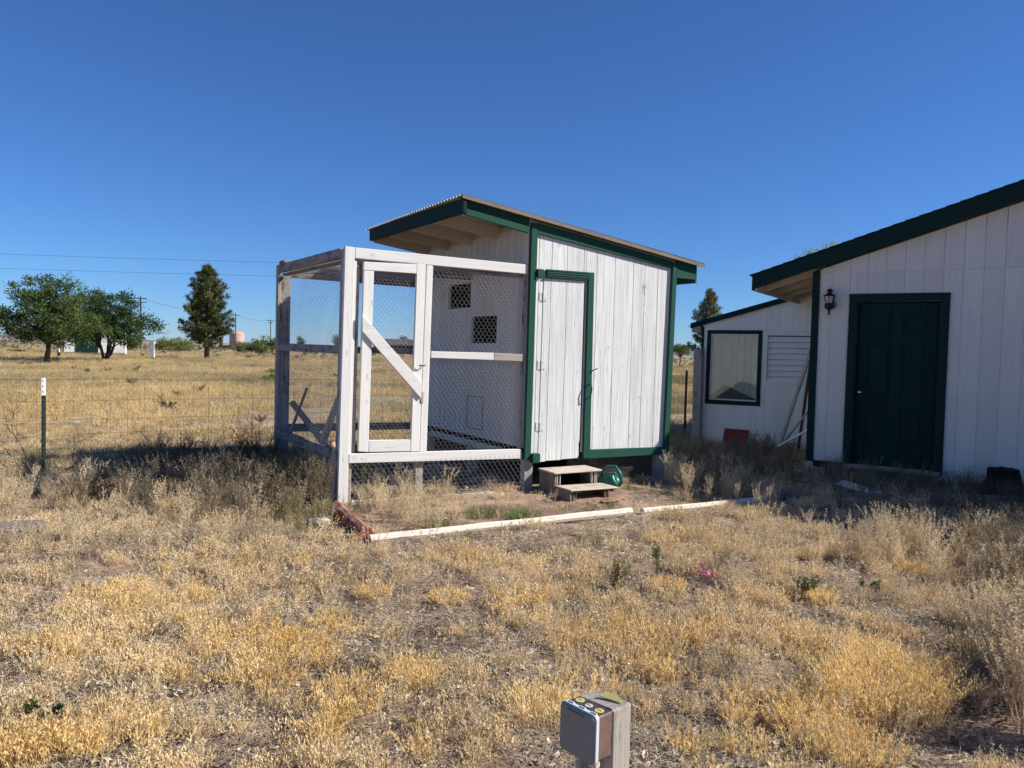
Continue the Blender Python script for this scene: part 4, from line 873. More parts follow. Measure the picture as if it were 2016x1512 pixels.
# power poles and lines
def pole(p, h, arms, label, rz=0):
    r_ = empty('utility_pole', (p.x, p.y, 0), rz, label, 'power pole', 'utility poles along the plain')
    MB().tube([(0, 0, -.3), (0, 0, h)], [.17, .11], 8).build('pole', 'grey_pole', r_)
    for z, w in arms:
        a = MB().box(-w / 2, w / 2, -.16, -.04, z - .07, z + .07).build('cross_arm', 'grey_pole', r_)
        for x in (-w * .45, -w * .2, w * .2, w * .45): MB().lathe([(.05, z + .072), (.06, z + .12), (.03, z + .2)], 6, (x, -.1, 0)).build('insulator', 'stone_grey', a)
    return r_
pp = pdepth(277, 583, 145); pole(pp, pp.z, [(pp.z - .45, 2.3), (pp.z - 1.15, 2.3)], 'utility pole with two cross arms rising behind the leafy trees')
pp2 = pdepth(464, 616, 210); pole(pp2, pp2.z, [(pp2.z - .6, 2.3)], 'utility pole with one cross arm standing behind the pink tank')
pp3 = pdepth(533, 630, 225); pole(pp3, pp3.z, [(pp3.z - .1, 2.2), (pp3.z - .8, 1.4)], 'utility pole with a top cross arm left of the poultry run')
wl0 = pdepth(-330, 488, 70); wl1 = Vector((-3.6, 70, 0))
pole(Vector((wl0.x, 70, 0)), 9.3, [(9.0, 1.8)], 'near utility pole carrying the two long wires'); pole(wl1, 8.9, [(8.75, 1.8)], 'near utility pole standing hidden behind the coop')
def wire(pts, r_, label):
    o = MB().tube([Vector(q) - Vector(pts[0]) for q in pts], r_, 4, cap=False).build('power_line', 'dark_steel', None); o.location = pts[0]; tag(o, label, 'power line', 'power lines across the sky')
def sag(a, b, d, n=16): return [a.lerp(b, i / n) - Vector((0, 0, d * 4 * (i / n) * (1 - i / n))) for i in range(n + 1)]
wire(sag(Vector((wl0.x, 70, 9.15)), Vector((-3.6, 70, 8.95)), .18), .012, 'upper thin power line crossing the sky to the run')
wire(sag(Vector((wl0.x, 70, 7.85)), Vector((-3.6, 70, 7.75)), .18), .012, 'lower thin power line crossing the sky to the run')
wire(sag(pp - Vector((0, 0, .4)), pp2 - Vector((0, 0, .55)), .8), .03, 'far power line between the pole behind the trees and the tank')
wire(sag(pp2 - Vector((0, 0, .55)), pp3 - Vector((0, 0, .1)), .6), .03, 'far power line from the tank pole towards the run')

# ------------------------------------------------------------------ trees
def tree(name, p, label, blobs, trunk, leafmat, seed, nclump, nleaf, leafL, clumpR, flat=.55, cat='tree', group=None, multi=1, droop=0.0, limb_n=26):
    """crown of leaf clumps spread through overlapping ellipsoids; limbs run to the clumps"""
    r_ = random.Random(seed); root = empty(name, (p.x, p.y, gz(p.x, p.y)), 0, label, cat, group)
    cl = []
    for bx, by, bz, rx, ry, rz_, wt in blobs:
        for _ in range(int(nclump * wt)):
            d = rv(r_); k = r_.random() ** .36 * r_.uniform(.85, 1.12); cl.append(Vector((bx + d.x * rx * k, by + d.y * ry * k, bz + d.z * rz_ * k)))
    m = MB()
    for c in cl:
        cr = clumpR * r_.uniform(.45, 1.3); ax = rv(r_)
        for _ in range(nleaf):
            q = Vector((r_.gauss(0, .5), r_.gauss(0, .5), r_.gauss(0, .5) * flat)) * cr; d = (rv(r_) + q.normalized() * .7 + Vector((0, 0, -droop))).normalized(); s_ = d.cross(rv(r_)).normalized()
            m.leaf(c + q, d, s_, leafL * r_.uniform(.6, 1.3), leafL * r_.uniform(.35, .6))
    m.build('crown', leafmat, root)
    th, tr0, tr1 = trunk; t_ = MB()
    bases = []
    for k in range(multi):
        a = 2 * math.pi * k / max(multi, 1) + r_.random(); o = Vector((math.cos(a), math.sin(a), 0)) * (0.10 if multi > 1 else 0); top = Vector((math.cos(a) * (.6 if multi > 1 else .1), math.sin(a) * (.5 if multi > 1 else .1), th))
        t_.tube([o + Vector((0, 0, -.15)), o.lerp(top, .15) + Vector((0, 0, .1)), o.lerp(top, .5) + Vector((.05, 0, 0)), top], [tr0 * (1.35 if multi == 1 else 1), tr0, tr0 * .85, tr1], 8); bases.append(top)
    for c in r_.sample(cl, min(limb_n, len(cl))):
        b = min(bases, key=lambda q: (q - c).length); st = b * r_.uniform(.75, 1.0); mid = st.lerp(c, .5) + Vector((0, 0, .15 * (c - st).length * .4)) + rv(r_) * .12
        t_.tube([st, mid, c], [tr1 * .62, tr1 * .36, tr1 * .10], 5)
    t_.build('trunk', 'bark', root, smooth=True); return root
p = pground(92, 714)
tree('leafy_tree', p, 'tall leafy green tree with a single trunk left of the white shed', [(-.2, 0, 3.0, 3.0, 2.6, 1.6, .42), (.2, 0, 4.25, 2.2, 1.9, 1.3, .28), (-1.6, .2, 2.2, 1.9, 1.6, .9, .14), (1.6, 0, 2.2, 2.0, 1.7, 1.2, .18)], (1.5, .17, .12), 'leaf_chinaberry', 3, 330, 62, .16, .42)
p = pground(206, 713)
tree('leafy_tree', p, 'broad leafy green tree with many forking stems before the white shed', [(-.5, 0, 3.1, 3.0, 2.6, 1.6, .44), (1.2, 0, 2.6, 2.3, 2.0, 1.4, .3), (-1.9, -.2, 2.5, 2.2, 1.8, 1.4, .2), (.1, 0, 4.3, 2.2, 1.7, .85, .10)], (1.15, .10, .08), 'leaf_chinaberry', 5, 350, 62, .16, .42, multi=5)
p = pdepth(-72, 700, 58)
tree('leafy_tree', Vector((p.x, p.y, 0)), 'leafy green tree cut off beyond the tall single-trunk tree', [(0, 0, 3.0, 2.5, 2.3, 1.5, 1.0)], (1.6, .15, .10), 'leaf_chinaberry', 8, 150, 55, .16, .42)
def pine(name, p, h, rad, label, seed, bare=.1, nb=85, leaf=.2, tr=.2):
    r_ = random.Random(seed); root = empty(name, (p.x, p.y, 0), 0, label, 'tree'); m = MB(); t_ = MB(); t_.tube([(0, 0, -.2), (0.02, 0, h * .5), (0, 0, h * .96)], [tr, tr * .7, .03], 8)
    for k in range(nb):
        f = bare + (1 - bare) * (k + r_.random()) / nb; z = h * f
        env = rad * (min(1, (f - bare) / .16 + .45)) * (1 - max(0, (f - .25) / .78) ** 1.9) * r_.uniform(.6, 1.12)
        a = k * 2.4 + r_.uniform(-.5, .5); d = Vector((math.cos(a), math.sin(a), 0)); up = .25 + .5 * f
        tip = Vector((0, 0, z)) + d * env + Vector((0, 0, env * up)); t_.tube([(0, 0, z), tuple(Vector((0, 0, z)).lerp(tip, .55) - Vector((0, 0, env * .05))), tuple(tip)], [.045, .03, .012], 4, cap=False)
        nclp = max(2, int(env / .23))
        for i in range(nclp):
            q = Vector((0, 0, z)).lerp(tip, .30 + .72 * (i + r_.random() * .6) / nclp) + rv(r_) * .10
            for _ in range(30):
                dd = (rv(r_) + d * .35 + Vector((0, 0, .75))).normalized(); s_ = dd.cross(rv(r_)).normalized(); m.leaf(q + rv(r_) * .13, dd, s_, leaf * r_.uniform(.7, 1.3), leaf * .22)
    m.build('crown', 'leaf_pine', root); t_.build('trunk', 'bark', root, smooth=True); return root
p = pground(407, 708); sc_ = p.y / FPX; pine('pine_tree', p, 180 * sc_, 47 * sc_, 'shapely dark pine tree standing alone in the field', 4, .13, 130, .32, 5.5 * sc_)
p = pdepth(1393, 730, 70); pine('pine_tree', Vector((p.x, p.y, 0)), 7.3, 1.75, 'dark pine rising behind the lean-to roof', 9, .06, 90, .27, .16)
p = pground(1338, 719); 
tree('mesquite_tree', p, 'small light green umbrella-shaped tree in the gap beside the coop', [(0, 0, 2.55, 1.5, 1.4, .62, .8), (.6, 0, 2.0, 1.0, .9, .4, .2)], (1.3, .10, .07), 'leaf_creosote', 12, 60, 55, .2, .5, limb_n=20)
p = pdepth(1618, 500, 25)
tree('leafy_tree', Vector((p.x, p.y, 0)), 'pale leafy tree whose top shows above the house eave', [(-.1, 0, 4.5, .85, .85, .72, .9), (.3, 0, 5.1, .18, .18, .32, .1)], (3.4, .09, .06), 'leaf_light', 14, 48, 46, .075, .26)
# far trees and creosote shrubs
for k, (u, v, D, h, lab) in enumerate(((592, 678, 260, 4.6, 'thin far tree seen through the run netting by a stake'), (664, 680, 240, 5.2, 'far dark tree beside the run front post'), (794, 690, 230, 5.0, 'far tree over the low dark building'))):
    p = pdepth(u, v, D); tree('far_tree', Vector((p.x, p.y, 0)), lab, [(0, 0, h * .6, h * .24, h * .24, h * .4, 1.0)], (h * .4, .15, .1), 'leaf_pine', 30 + k, 40, 40, .35, .7, limb_n=8)
shr = [(505, 692, 3.4, 2.2, 'rounded green creosote shrub beside the pink tank'), (528, 694, 3.2, 2.9, 'taller green creosote shrub left of the run post'), (478, 694, 2.8, 1.7, 'low green creosote shrub in front of the pink tank'), (342, 686, 5.0, 2.4, 'wide green creosote shrub left of the lone pine'),
       (320, 690, 2.4, 1.8, 'small olive shrub right of the white pedestal'), (365, 688, 3.0, 1.7, 'low green shrub behind the lone pine trunk'), (252, 690, 3.0, 1.8, 'olive shrub behind the forked leafy tree'), (1392, 705, 3.0, 2.2, 'dark shrub behind the lean-to post')]
for k, (u, v, wd, h, lab) in enumerate(shr):
    p = pdepth(u, v, 120 + 6 * (k % 3)); tree('creosote_shrub', Vector((p.x, p.y, 0)), lab, [(0, 0, h * .5, wd * .5, wd * .5, h * .5, 1.0)], (h * .3, .06, .05), 'leaf_creosote', 50 + k, 46, 44, .26, .5, cat='shrub', group='creosote shrubs in the field', multi=3, limb_n=14)
for k, (u, v, c_) in enumerate(((527, 752, 'green'), (536, 738, 'green'))):
    p = pground(u, v); tree('field_tuft', p, ('bright green leafy tuft in the field behind the fence', 'small green tuft in the field left of the run post')[k], [(0, 0, .16 if k == 0 else .12, .40 if k == 0 else .25, .35, .14, 1.0)], (.1, .01, .008), 'green_grass', 70 + k, 26, 40, .07, .12, cat='plant', multi=3, limb_n=6)

# ================================================================== PLANTS
def tuft(seed, n, h0, h1, rad, w, lean=.55, heads=4, headL=.010, mat='dry_grass', name='tuft'):
    r_ = random.Random(seed); m = MB()
    for _ in range(n):
        a = r_.uniform(0, 2 * math.pi); q = rad * math.sqrt(r_.random()); o = Vector((q * math.cos(a), q * math.sin(a), -.01)); h = r_.uniform(h0, h1)
        d = Vector((math.cos(a), math.sin(a), 0)) * lean * r_.uniform(.2, 1.1) * (q / rad * .7 + .3) + rv(r_) * .22; d.z = 0
        pts = [o, o + Vector((0, 0, h * .5)) + d * h * .35, o + Vector((0, 0, h * r_.uniform(.8, 1.0))) + d * h]
        s_ = Vector((-math.sin(a + r_.uniform(-1, 1)), math.cos(a), 0)).normalized(); m.strip(pts, w, s_)
        for k in range(heads):
            c = pts[1].lerp(pts[2], r_.uniform(.1, 1.05)); dd = (rv(r_) + Vector((0, 0, 1.5))).normalized(); m.leaf(c, dd, dd.cross(rv(r_)).normalized(), headL * r_.uniform(.7, 1.5), headL * .30)
    return m.mesh(name, mat)
def litter_mesh(seed, n, rad, L):
    r_ = random.Random(seed); m = MB()
    for _ in range(n):
        a = r_.uniform(0, 2 * math.pi); q = rad * math.sqrt(r_.random()); c = Vector((q * math.cos(a), q * math.sin(a), r_.uniform(.002, .02))); b = r_.uniform(0, math.pi); d = Vector((math.cos(b), math.sin(b), r_.uniform(-.2, .35))).normalized()
        l_ = L * r_.uniform(.4, 1.3)
        if r_.random() < .12: l_ *= 2.6
        if r_.random() < .6: m.strip([c - d * l_ * .5, c + Vector((0, 0, .004)), c + d * l_ * .5], r_.uniform(.0018, .0035), d.cross(Vector((0, 0, 1))).normalized())
        else: m.leaf(c, d, (d.cross(Vector((0, 0, 1))) + rv(r_) * .5).normalized(), l_ * .45, l_ * .2)
    return m.mesh('litter', 'litter')
def weed_mesh(seed, h, n, spread, mat, pods=34, podL=.011, branch=5, name='weed'):
    """dry pepperweed: slim stems, branchlets and bottle-brush seed heads"""
    r_ = random.Random(seed); m = MB()
    for _ in range(n):
        a = r_.uniform(0, 2 * math.pi); d = Vector((math.cos(a), math.sin(a), 0)); hh = h * r_.uniform(.6, 1.05); o = d * r_.uniform(0, .04); k = spread * r_.uniform(.15, 1.0)
        P_ = lambda f: o + d * (hh * k * f ** 1.3) + Vector((0, 0, hh * f * (1 - .12 * k)))
        pts = [P_(f) for f in (0, .25, .5, .75, 1)]; s_ = Vector((-d.y, d.x, 0)); m.strip(pts, .0042, s_); m.strip(pts, .0042, d)
        def head(p0, p1, cnt, rr):
            ax = (p1 - p0).normalized()
            for _i in range(cnt):
                c = p0.lerp(p1, r_.random()); e = rv(r_); e = (e - ax * e.dot(ax)).normalized(); dd = (e + ax * .7).normalized(); m.leaf(c + e * .002, dd, dd.cross(rv(r_)).normalized(), rr * r_.uniform(.7, 1.4), rr * .55)
        head(P_(.6), P_(1.0), pods, podL)
        for _b in range(branch):
            f = r_.uniform(.3, .85); p0 = P_(f); b = r_.uniform(0, 2 * math.pi); e = (Vector((math.cos(b), math.sin(b), 0)) * .6 + Vector((0, 0, .9))).normalized(); L_ = hh * r_.uniform(.12, .26); p1 = p0 + e * L_
            m.strip([p0, p0.lerp(p1, .5), p1], .0025, e.cross(rv(r_)).normalized()); head(p0.lerp(p1, .35), p1, int(pods * .45), podL * .9)
    return m.mesh(name, mat)
SRC = {}
def source(key, meshes):
    c = bpy.data.collections.new('source_' + key)
    for i, me in enumerate(meshes):
        o = bpy.data.objects.new('%s_%02d' % (key, i), me); c.objects.link(o)
    SRC[key] = (c, len(meshes)); return c
def scatter(name, key, pts, label, cat):
    """pts: (x, y, z, scale, tilt) -> one object carrying instances of the source plants"""
    col, nk = SRC[key]; r_ = random.Random(len(pts)); me = bpy.data.meshes.new(name); me.from_pydata([q[:3] for q in pts], [], [])
    a = me.attributes.new('idx', 'INT', 'POINT'); a.data.foreach_set('value', [r_.randrange(nk) for _ in pts])
    b = me.attributes.new('rot', 'FLOAT_VECTOR', 'POINT'); b.data.foreach_set('vector', [k for q in pts for k in (r_.gauss(0, q[4]), r_.gauss(0, q[4]), r_.uniform(0, 6.283))])
    c = me.attributes.new('scl', 'FLOAT', 'POINT'); c.data.foreach_set('value', [q[3] for q in pts])
    o = bpy.data.objects.new(name, me); COL.objects.link(o)
    ng = bpy.data.node_groups.new('scatter_' + name, 'GeometryNodeTree'); ng.interface.new_socket('Geometry', in_out='INPUT', socket_type='NodeSocketGeometry'); ng.interface.new_socket('Geometry', in_out='OUTPUT', socket_type='NodeSocketGeometry')
    N = ng.nodes; gi = N.new('NodeGroupInput'); go = N.new('NodeGroupOutput'); ip = N.new('GeometryNodeInstanceOnPoints'); ci = N.new('GeometryNodeCollectionInfo'); ci.inputs['Collection'].default_value = col; ci.inputs['Separate Children'].default_value = True; ci.inputs['Reset Children'].default_value = True
    def na(nm, ty): k = N.new('GeometryNodeInputNamedAttribute'); k.data_type = ty; k.inputs['Name'].default_value = nm; return k.outputs['Attribute']
    L = ng.links; m2p = N.new('GeometryNodeMeshToPoints'); L.new(gi.outputs[0], m2p.inputs[0]); L.new(m2p.outputs[0], ip.inputs['Points']); L.new(ci.outputs[0], ip.inputs['Instance']); ip.inputs['Pick Instance'].default_value = True
    L.new(na('idx', 'INT'), ip.inputs['Instance Index']); L.new(na('rot', 'FLOAT_VECTOR'), ip.inputs['Rotation']); L.new(na('scl', 'FLOAT'), ip.inputs['Scale']); L.new(ip.outputs[0], go.inputs[0])
    md = o.modifiers.new('scatter', 'NODES'); md.node_group = ng; return tag(o, label, cat, kind='stuff')

source('grass', [tuft(100 + i, 20, .03, .11 + .012 * (i % 4), .05, .0028, .6, 6, .015) for i in range(8)])
source('litter', [litter_mesh(200 + i, 60, .14, .055) for i in range(5)])
source('field', [tuft(300 + i, 42, .05, .17, .17, .007, .8, 2, .022, 'field_grass') for i in range(6)])
source('gold', [tuft(400 + i, 30, .05, .13, .055, .0030, .6, 9, .015, 'gold_grass') for i in range(4)])
source('weed', [weed_mesh(500 + i, .40, 7, .42, 'weed_dry') for i in range(5)])
source('lowweed', [weed_mesh(520 + i, .22, 7, .55, 'weed_dry', 16, .009, 4) for i in range(4)])
source('olive', [weed_mesh(540 + i, .34, 6, .45, 'weed_olive', 30, .012, 4) for i in range(3)])
source('brown', [weed_mesh(580 + i, .44, 10, .5, 'weed_brown', 22, .010, 6) for i in range(4)])
source('stalk', [weed_mesh(590 + i, .26, 2, .5, 'weed_dry', 20, .010, 2) for i in range(4)])
source('green', [tuft(560 + i, 40, .04, .12, .07, .0040, .7, 0, .01, 'green_grass') for i in range(4)])

HPX = [HOUSE.loc, LEAN.loc]
def blocked(x, y):
    P = Vector((x, y, 0)); a, b = COOP.loc(P)
    if -.05 < a < CW + .05 and .02 < b < CD + .05: return True
    a, b = HOUSE.loc(P)
    if a > -.05 and b > -.03: return True
    a, b = LEAN.loc(P)
    if a > -.05 and b > -.03: return True
    if (x - rbd.location.x) ** 2 + (y - rbd.location.y) ** 2 < .16: return True
    a, b = steps_l(P)
    return -.36 < a < .36 and -.32 < b < .34
_sf = Frame(sp.x, sp.y, SA_)
def steps_l(P): return _sf.loc(P)
BARE = [(p_.x, p_.y, r_) for p_, r_ in ((pground(1900, 1440), .42), (pground(1760, 1500), .30), (pground(1990, 1360), .25), (pground(1420, 1030), .35), (pground(1240, 1045), .25), (pground(90, 1420), .12), (pground(1560, 1190), .15), (pground(20, 985), .35), (pground(1530, 1330), .22), (pground(1840, 1300), .25), (pground(1500, 1480), .16), (pground(1480, 1140), .25), (pground(870, 1330), .12), (pground(380, 1330), .14), (pground(760, 1420), .14), (pground(1000, 1340), .12), (pground(560, 1180), .16), (pground(120, 1230), .16))]
def bare(x, y):
    k = 0
    for bx, by, br in BARE: k = max(k, 1 - ((x - bx) ** 2 + (y - by) ** 2) ** .5 / br)
    return k
rg = random.Random(42); gp = []; lp = []; op = []
y = 1.5
while y < 14:
    dens = 430 if y < 4.5 else (260 if y < 8 else 130); dy = .1; x0, x1 = -.74 * y - .9, .74 * y + .9
    for _ in range(int((x1 - x0) * dy * dens)):
        X = rg.uniform(x0, x1); Y = y + rg.random() * dy
        if blocked(X, Y): continue
        if (X - .16) ** 2 + (Y - 1.95) ** 2 < .012: continue
        bd = in_poly(X, Y, BED); k = nz(X, Y, 8.0, .9) + .6 * nz(X, Y, 4.0, 2.6)
        th = .45 + .78 * k
        if bd: th = .05
        b_ = bare(X, Y)
        if b_ > 0: th *= max(.03, 1 - 2.2 * b_)
        a_, b2 = RUN.loc(Vector((X, Y, 0)))
        if 0 < a_ < 1.93 and 0 < b2 < 2.6: th *= .35
        if rg.random() < th * .17:                      # one plant: a handful of tufts round a centre
            S_ = rg.uniform(.55, 1.25) * (1 + .4 * max(0, nz(X, Y, 12, .5)))
            for _k in range(rg.randint(3, 10)):
                d1, d2 = rg.gauss(0, .045 * S_), rg.gauss(0, .045 * S_); q_ = (d1 * d1 + d2 * d2) ** .5
                gp.append((X + d1, Y + d2, gz(X + d1, Y + d2), S_ * max(.45, 1.05 - q_ * 5), .16 + q_))
        elif rg.random() < th * .22: gp.append((X, Y, gz(X, Y), rg.uniform(.3, .7), .25))
        if rg.random() < (.42 if not bd else .10) * (1 if b_ < .3 else .5): lp.append((X, Y, gz(X, Y) + .004, rg.uniform(.6, 1.2), .08))
    y += dy
scatter('dry_grass', 'grass', gp, 'short dry straw-coloured grass covering the yard', 'grass')
scatter('ground_litter', 'litter', lp, 'dead stalks and leaf litter strewn over the soil', 'litter')
fp_ = []; y = 12.0
while y < 110:
    dy = y * .02; dens = 620 / y if y < 60 else 300 / y; x0, x1 = -.74 * y - 2, min(.74 * y + 2, .33 * y + 3)
    for _ in range(int((x1 - x0) * dy * dens)):
        X = rg.uniform(x0, x1); Y = y + rg.random() * dy
        if blocked(X, Y): continue
        if rg.random() < .36 + .9 * nz(X, Y, 6.0, .35) + .5 * nz(X, Y, 16.0, .08): fp_.append((X, Y, gz(X, Y), rg.uniform(.6, 1.3) * (1 + y / 90), .15))
    y += dy
# the strip between yard and field left of the run
for _ in range(2600):
    X = rg.uniform(-11, -2); Y = rg.uniform(7, 13)
    if not blocked(X, Y) and rg.random() < .5 + nz(X, Y, 6, .6): fp_.append((X, Y, gz(X, Y), rg.uniform(.4, .8), .15))
scatter('field_grass', 'field', fp_, 'dry golden grass of the open field beyond the fence', 'grass')
source('shrublet', [weed_mesh(600 + i, .34, 12, .9, m_, 26, .03, 5) for i, m_ in enumerate(('weed_olive', 'green_weed', 'weed_olive', 'brush_dead'))])
sh_ = []; y = 14.0
while y < 330:
    dy = y * .03; dens = (2.2 / y) * (1 if y < 80 else 5.5); x0, x1 = -.74 * y - 3, .33 * y + 3
    for _ in range(int((x1 - x0) * dy * dens) + 1):
        X = rg.uniform(x0, x1); Y = y + rg.random() * dy
        if not blocked(X, Y) and rg.random() < .5 + 1.1 * nz(X, Y, 21.0, .12): sh_.append((X, Y, gz(X, Y), rg.uniform(.4, 1.0) * (1 + min(1.6, max(0, y - 60) / 60)), .2))
    y += dy
scatter('field_scrub', 'shrublet', sh_, 'low grey-green scrub dotted over the dry field', 'scrub')
def fill(poly, n, s0, s1, tilt=.14, seed=1):
    """scatter plants whose feet fall inside a patch of ground given by its corners in the photograph"""
    r_ = random.Random(seed); G = [pground(u, v) for u, v in poly]; xs_ = [q.x for q in G]; ys_ = [q.y for q in G]; pl = [(q.x, q.y) for q in G]; out = []; k = 0
    while len(out) < n and k < n * 60:
        k += 1; X = r_.uniform(min(xs_), max(xs_)); Y = r_.uniform(min(ys_), max(ys_))
        if in_poly(X, Y, pl) and not blocked(X, Y): out.append((X, Y, gz(X, Y), r_.uniform(s0, s1), tilt))
    return out
W = []
W += fill([(110, 985), (170, 1040), (430, 1052), (650, 1020), (656, 975), (540, 945), (380, 950), (200, 960)], 85, .55, 1.0, seed=2)
W += fill([(0, 960), (0, 1010), (120, 1010), (120, 955)], 40, .4, .8, seed=3)
W += fill([(1305, 950), (1340, 985), (1470, 1000), (1490, 965), (1400, 935)], 34, .6, .95, seed=4)
W += fill([(1640, 1085), (1790, 1050), (2060, 1075), (2060, 1190), (1900, 1180), (1720, 1130)], 105, .55, .95, seed=5)
W += fill([(1480, 1010), (1530, 1020), (1540, 985), (1500, 975)], 7, .6, .85, seed=6)
W += fill([(1960, 1330), (2150, 1250), (2200, 1500), (2000, 1500)], 44, .95, 1.4, seed=7)
W += fill([(1850, 1230), (2040, 1200), (2060, 1300), (1960, 1310)], 26, .5, .85, seed=8)
W += fill([(715, 1000), (740, 985), (885, 975), (890, 990), (760, 1015)], 8, .6, .9, seed=9)
scatter('dry_weeds', 'weed', W, 'tall dry pale weeds with brushy seed heads standing in drifts', 'weeds')
BR = fill([(120, 980), (180, 1030), (430, 1045), (650, 1015), (656, 960), (540, 930), (380, 935), (200, 950)], 120, .6, 1.1, seed=31)
BR += fill([(240, 950), (520, 940), (540, 925), (300, 925)], 40, .8, 1.2, seed=32)
BR += fill([(1315, 925), (1340, 965), (1480, 985), (1560, 950), (1560, 900), (1400, 890)], 95, .5, 1.0, seed=33)
BR += fill([(1540, 960), (1640, 940), (1900, 975), (2060, 1000), (2060, 1050), (1700, 1020)], 120, .4, .85, seed=34)
BR += fill([(1590, 925), (1880, 965), (2040, 985), (2040, 1000), (1600, 945)], 70, .4, .7, seed=35)
BR += fill([(1880, 1090), (2080, 1080), (2080, 1230), (1960, 1200)], 50, .6, 1.0, seed=36)
scatter('brown_brush', 'brown', BR, 'dark brown twiggy weeds along the fence foot and the house wall', 'weeds')  # brush is brown; part of the shade around it is put into the colour
ST = fill([(0, 1010), (0, 1500), (2040, 1500), (2040, 1100), (1500, 1030), (700, 1080)], 520, .5, 1.2, .35, seed=37)
scatter('dry_stalks', 'stalk', ST, 'single bent dry seed stalks standing above the straw', 'weeds')
LW = fill([(1330, 905), (1590, 905), (1880, 960), (2040, 985), (2040, 1040), (1500, 985), (1400, 960)], 60, .5, 1.1, seed=11)
LW += fill([(705, 1005), (770, 1062), (910, 1042), (890, 990), (760, 985)], 90, .5, 1.05, seed=13)
LW += fill([(900, 1040), (1240, 1005), (1440, 985), (1300, 975), (1200, 990), (900, 1000)], 26, .3, .6, seed=18)
LW += fill([(0, 1010), (0, 1120), (330, 1100), (650, 1050), (640, 1010), (300, 1030)], 110, .5, 1.1, seed=14)
LW += fill([(1350, 1040), (1500, 1010), (1760, 1040), (1900, 1160), (1700, 1250), (1400, 1200)], 130, .4, 1.0, seed=15)
LW += fill([(0, 1120), (700, 1090), (1300, 1100), (1300, 1500), (0, 1500)], 100, .35, .75, seed=16)
LW += fill([(1300, 1250), (1900, 1250), (1980, 1500), (1300, 1500)], 60, .35, .8, seed=17)
scatter('low_weeds', 'lowweed', LW, 'low wispy dry weeds scattered through the yard', 'weeds')
OL = fill([(560, 985), (640, 1010), (650, 1040), (560, 1040)], 14, .5, .9, seed=21) + fill([(450, 950), (560, 985), (640, 985), (650, 950), (560, 925)], 22, .8, 1.25, seed=22)
for _ in range(26):
    q = RUN.w(rg.uniform(.1, 1.0), rg.uniform(.3, 2.4)); OL.append((q.x, q.y, gz(q.x, q.y), rg.uniform(.6, 1.2), .15))
scatter('olive_weeds', 'olive', OL, 'olive green weeds growing through the foot of the run', 'weeds')
GR = []
for u, v, n, rr in ((1555, 975, 10, .14), (1430, 1000, 16, .3), (1385, 995, 10, .15), (1180, 1062, 10, .16), (1120, 1060, 8, .12), (620, 1035, 12, .18), (1480, 1020, 10, .2), (1250, 960, 12, .16), (1230, 975, 8, .14), (1000, 1035, 8, .25), (890, 1030, 8, .2), (1300, 985, 10, .2), (1190, 1000, 8, .15), (1150, 1010, 6, .12)):
    c = pground(u, v)
    for _ in range(n): X = c.x + rg.gauss(0, rr * .6); Y = c.y + rg.gauss(0, rr * .6); GR.append((X, Y, gz(X, Y), rg.uniform(.35, .75), .15))
scatter('green_shoots', 'green', GR, 'scattered short green grass shoots in the damp spots', 'grass')
# gold drifts
GD = []
for u, v, n, rr in ((520, 1260, 60, .30), (300, 1200, 40, .25), (480, 1330, 40, .3), (1480, 1420, 14, .18), (1250, 1330, 26, .22), (1330, 1270, 20, .15), (250, 1180, 24, .2), (1020, 1190, 16, .2), (1190, 1280, 26, .22), (450, 1120, 20, .3), (900, 1110, 14, .25), (120, 1290, 40, .3), (700, 1470, 30, .25), (1420, 1500, 12, .2), (160, 1480, 40, .2)):
    c = pground(u, v)
    for _ in range(int(n * (.55 if u < 1400 else .9))): X = c.x + rg.gauss(0, rr * .7); Y = c.y + rg.gauss(0, rr * .6); GD.append((X, Y, gz(X, Y), rg.uniform(.6, 1.1), .2))
scatter('golden_grass', 'gold', GD, 'loose drifts of golden dry grass in the yard', 'grass')
# single bunches
def bunch(u, v, size, hgt, label, mat='gold_grass', seed=1, name='grass_bunch', n=330, group='golden grass bunches', w=.0030, heads=7):
    p = pground(u, v); me = tuft(seed, int(n * min(1.6, (size / .17) ** 1.4)), hgt * .45, hgt, size, w, .6, heads, .016, mat, name)
    o = bpy.data.objects.new(name, me); COL.objects.link(o); o.location = (p.x, p.y, gz(p.x, p.y)); o.rotation_euler = (0, 0, seed); return tag(o, label, 'grass', group)
GL = 'dense rounded golden bunch of dry grass in the open yard'
bunch(1735, 1385, .24, .23, 'largest golden grass bunch with a bare twig, on the bare soil', seed=31, n=520)
bunch(1805, 1345, .15, .19, GL, seed=45); bunch(1700, 1300, .15, .17, GL, seed=46)
for k, (u, v, s_, h_) in enumerate(((1600, 1415, .16, .15), (1690, 1495, .15, .15), (690, 1385, .13, .13), (815, 1352, .12, .15), (1062, 1415, .13, .15), (1400, 1255, .09, .12), (1350, 1272, .09, .12), (735, 1185, .10, .12), (1320, 1160, .10, .10), (1615, 1190, .10, .12), (60, 1500, .12, .12), (570, 1285, .13, .13), (1240, 1240, .10, .11), (250, 1180, .13, .13), (880, 1190, .10, .10), (1800, 1130, .1, .1))): bunch(u, v, s_, h_, {4: 'golden grass bunch directly behind the outlet box post', 9: 'golden grass bunch beside the pink plastic toy', 10: 'golden grass bunch touching the dark green low weed', 0: 'golden grass bunch between the largest bunch and the outlet post', 1: 'golden grass bunch at the edge of the bare soil', 5: 'taller of two orange grass tufts standing side by side', 6: 'lower of two orange grass tufts standing side by side', 8: 'golden grass bunch close to the red and pale timber corner'}.get(k, GL), seed=60 + k)
bunch(1028, 1025, .17, .14, 'larger green grass tuft on the bare bed before the steps', 'green_grass', 32, 'green_tuft', 420, 'green grass tufts in the bed', .004, 0)
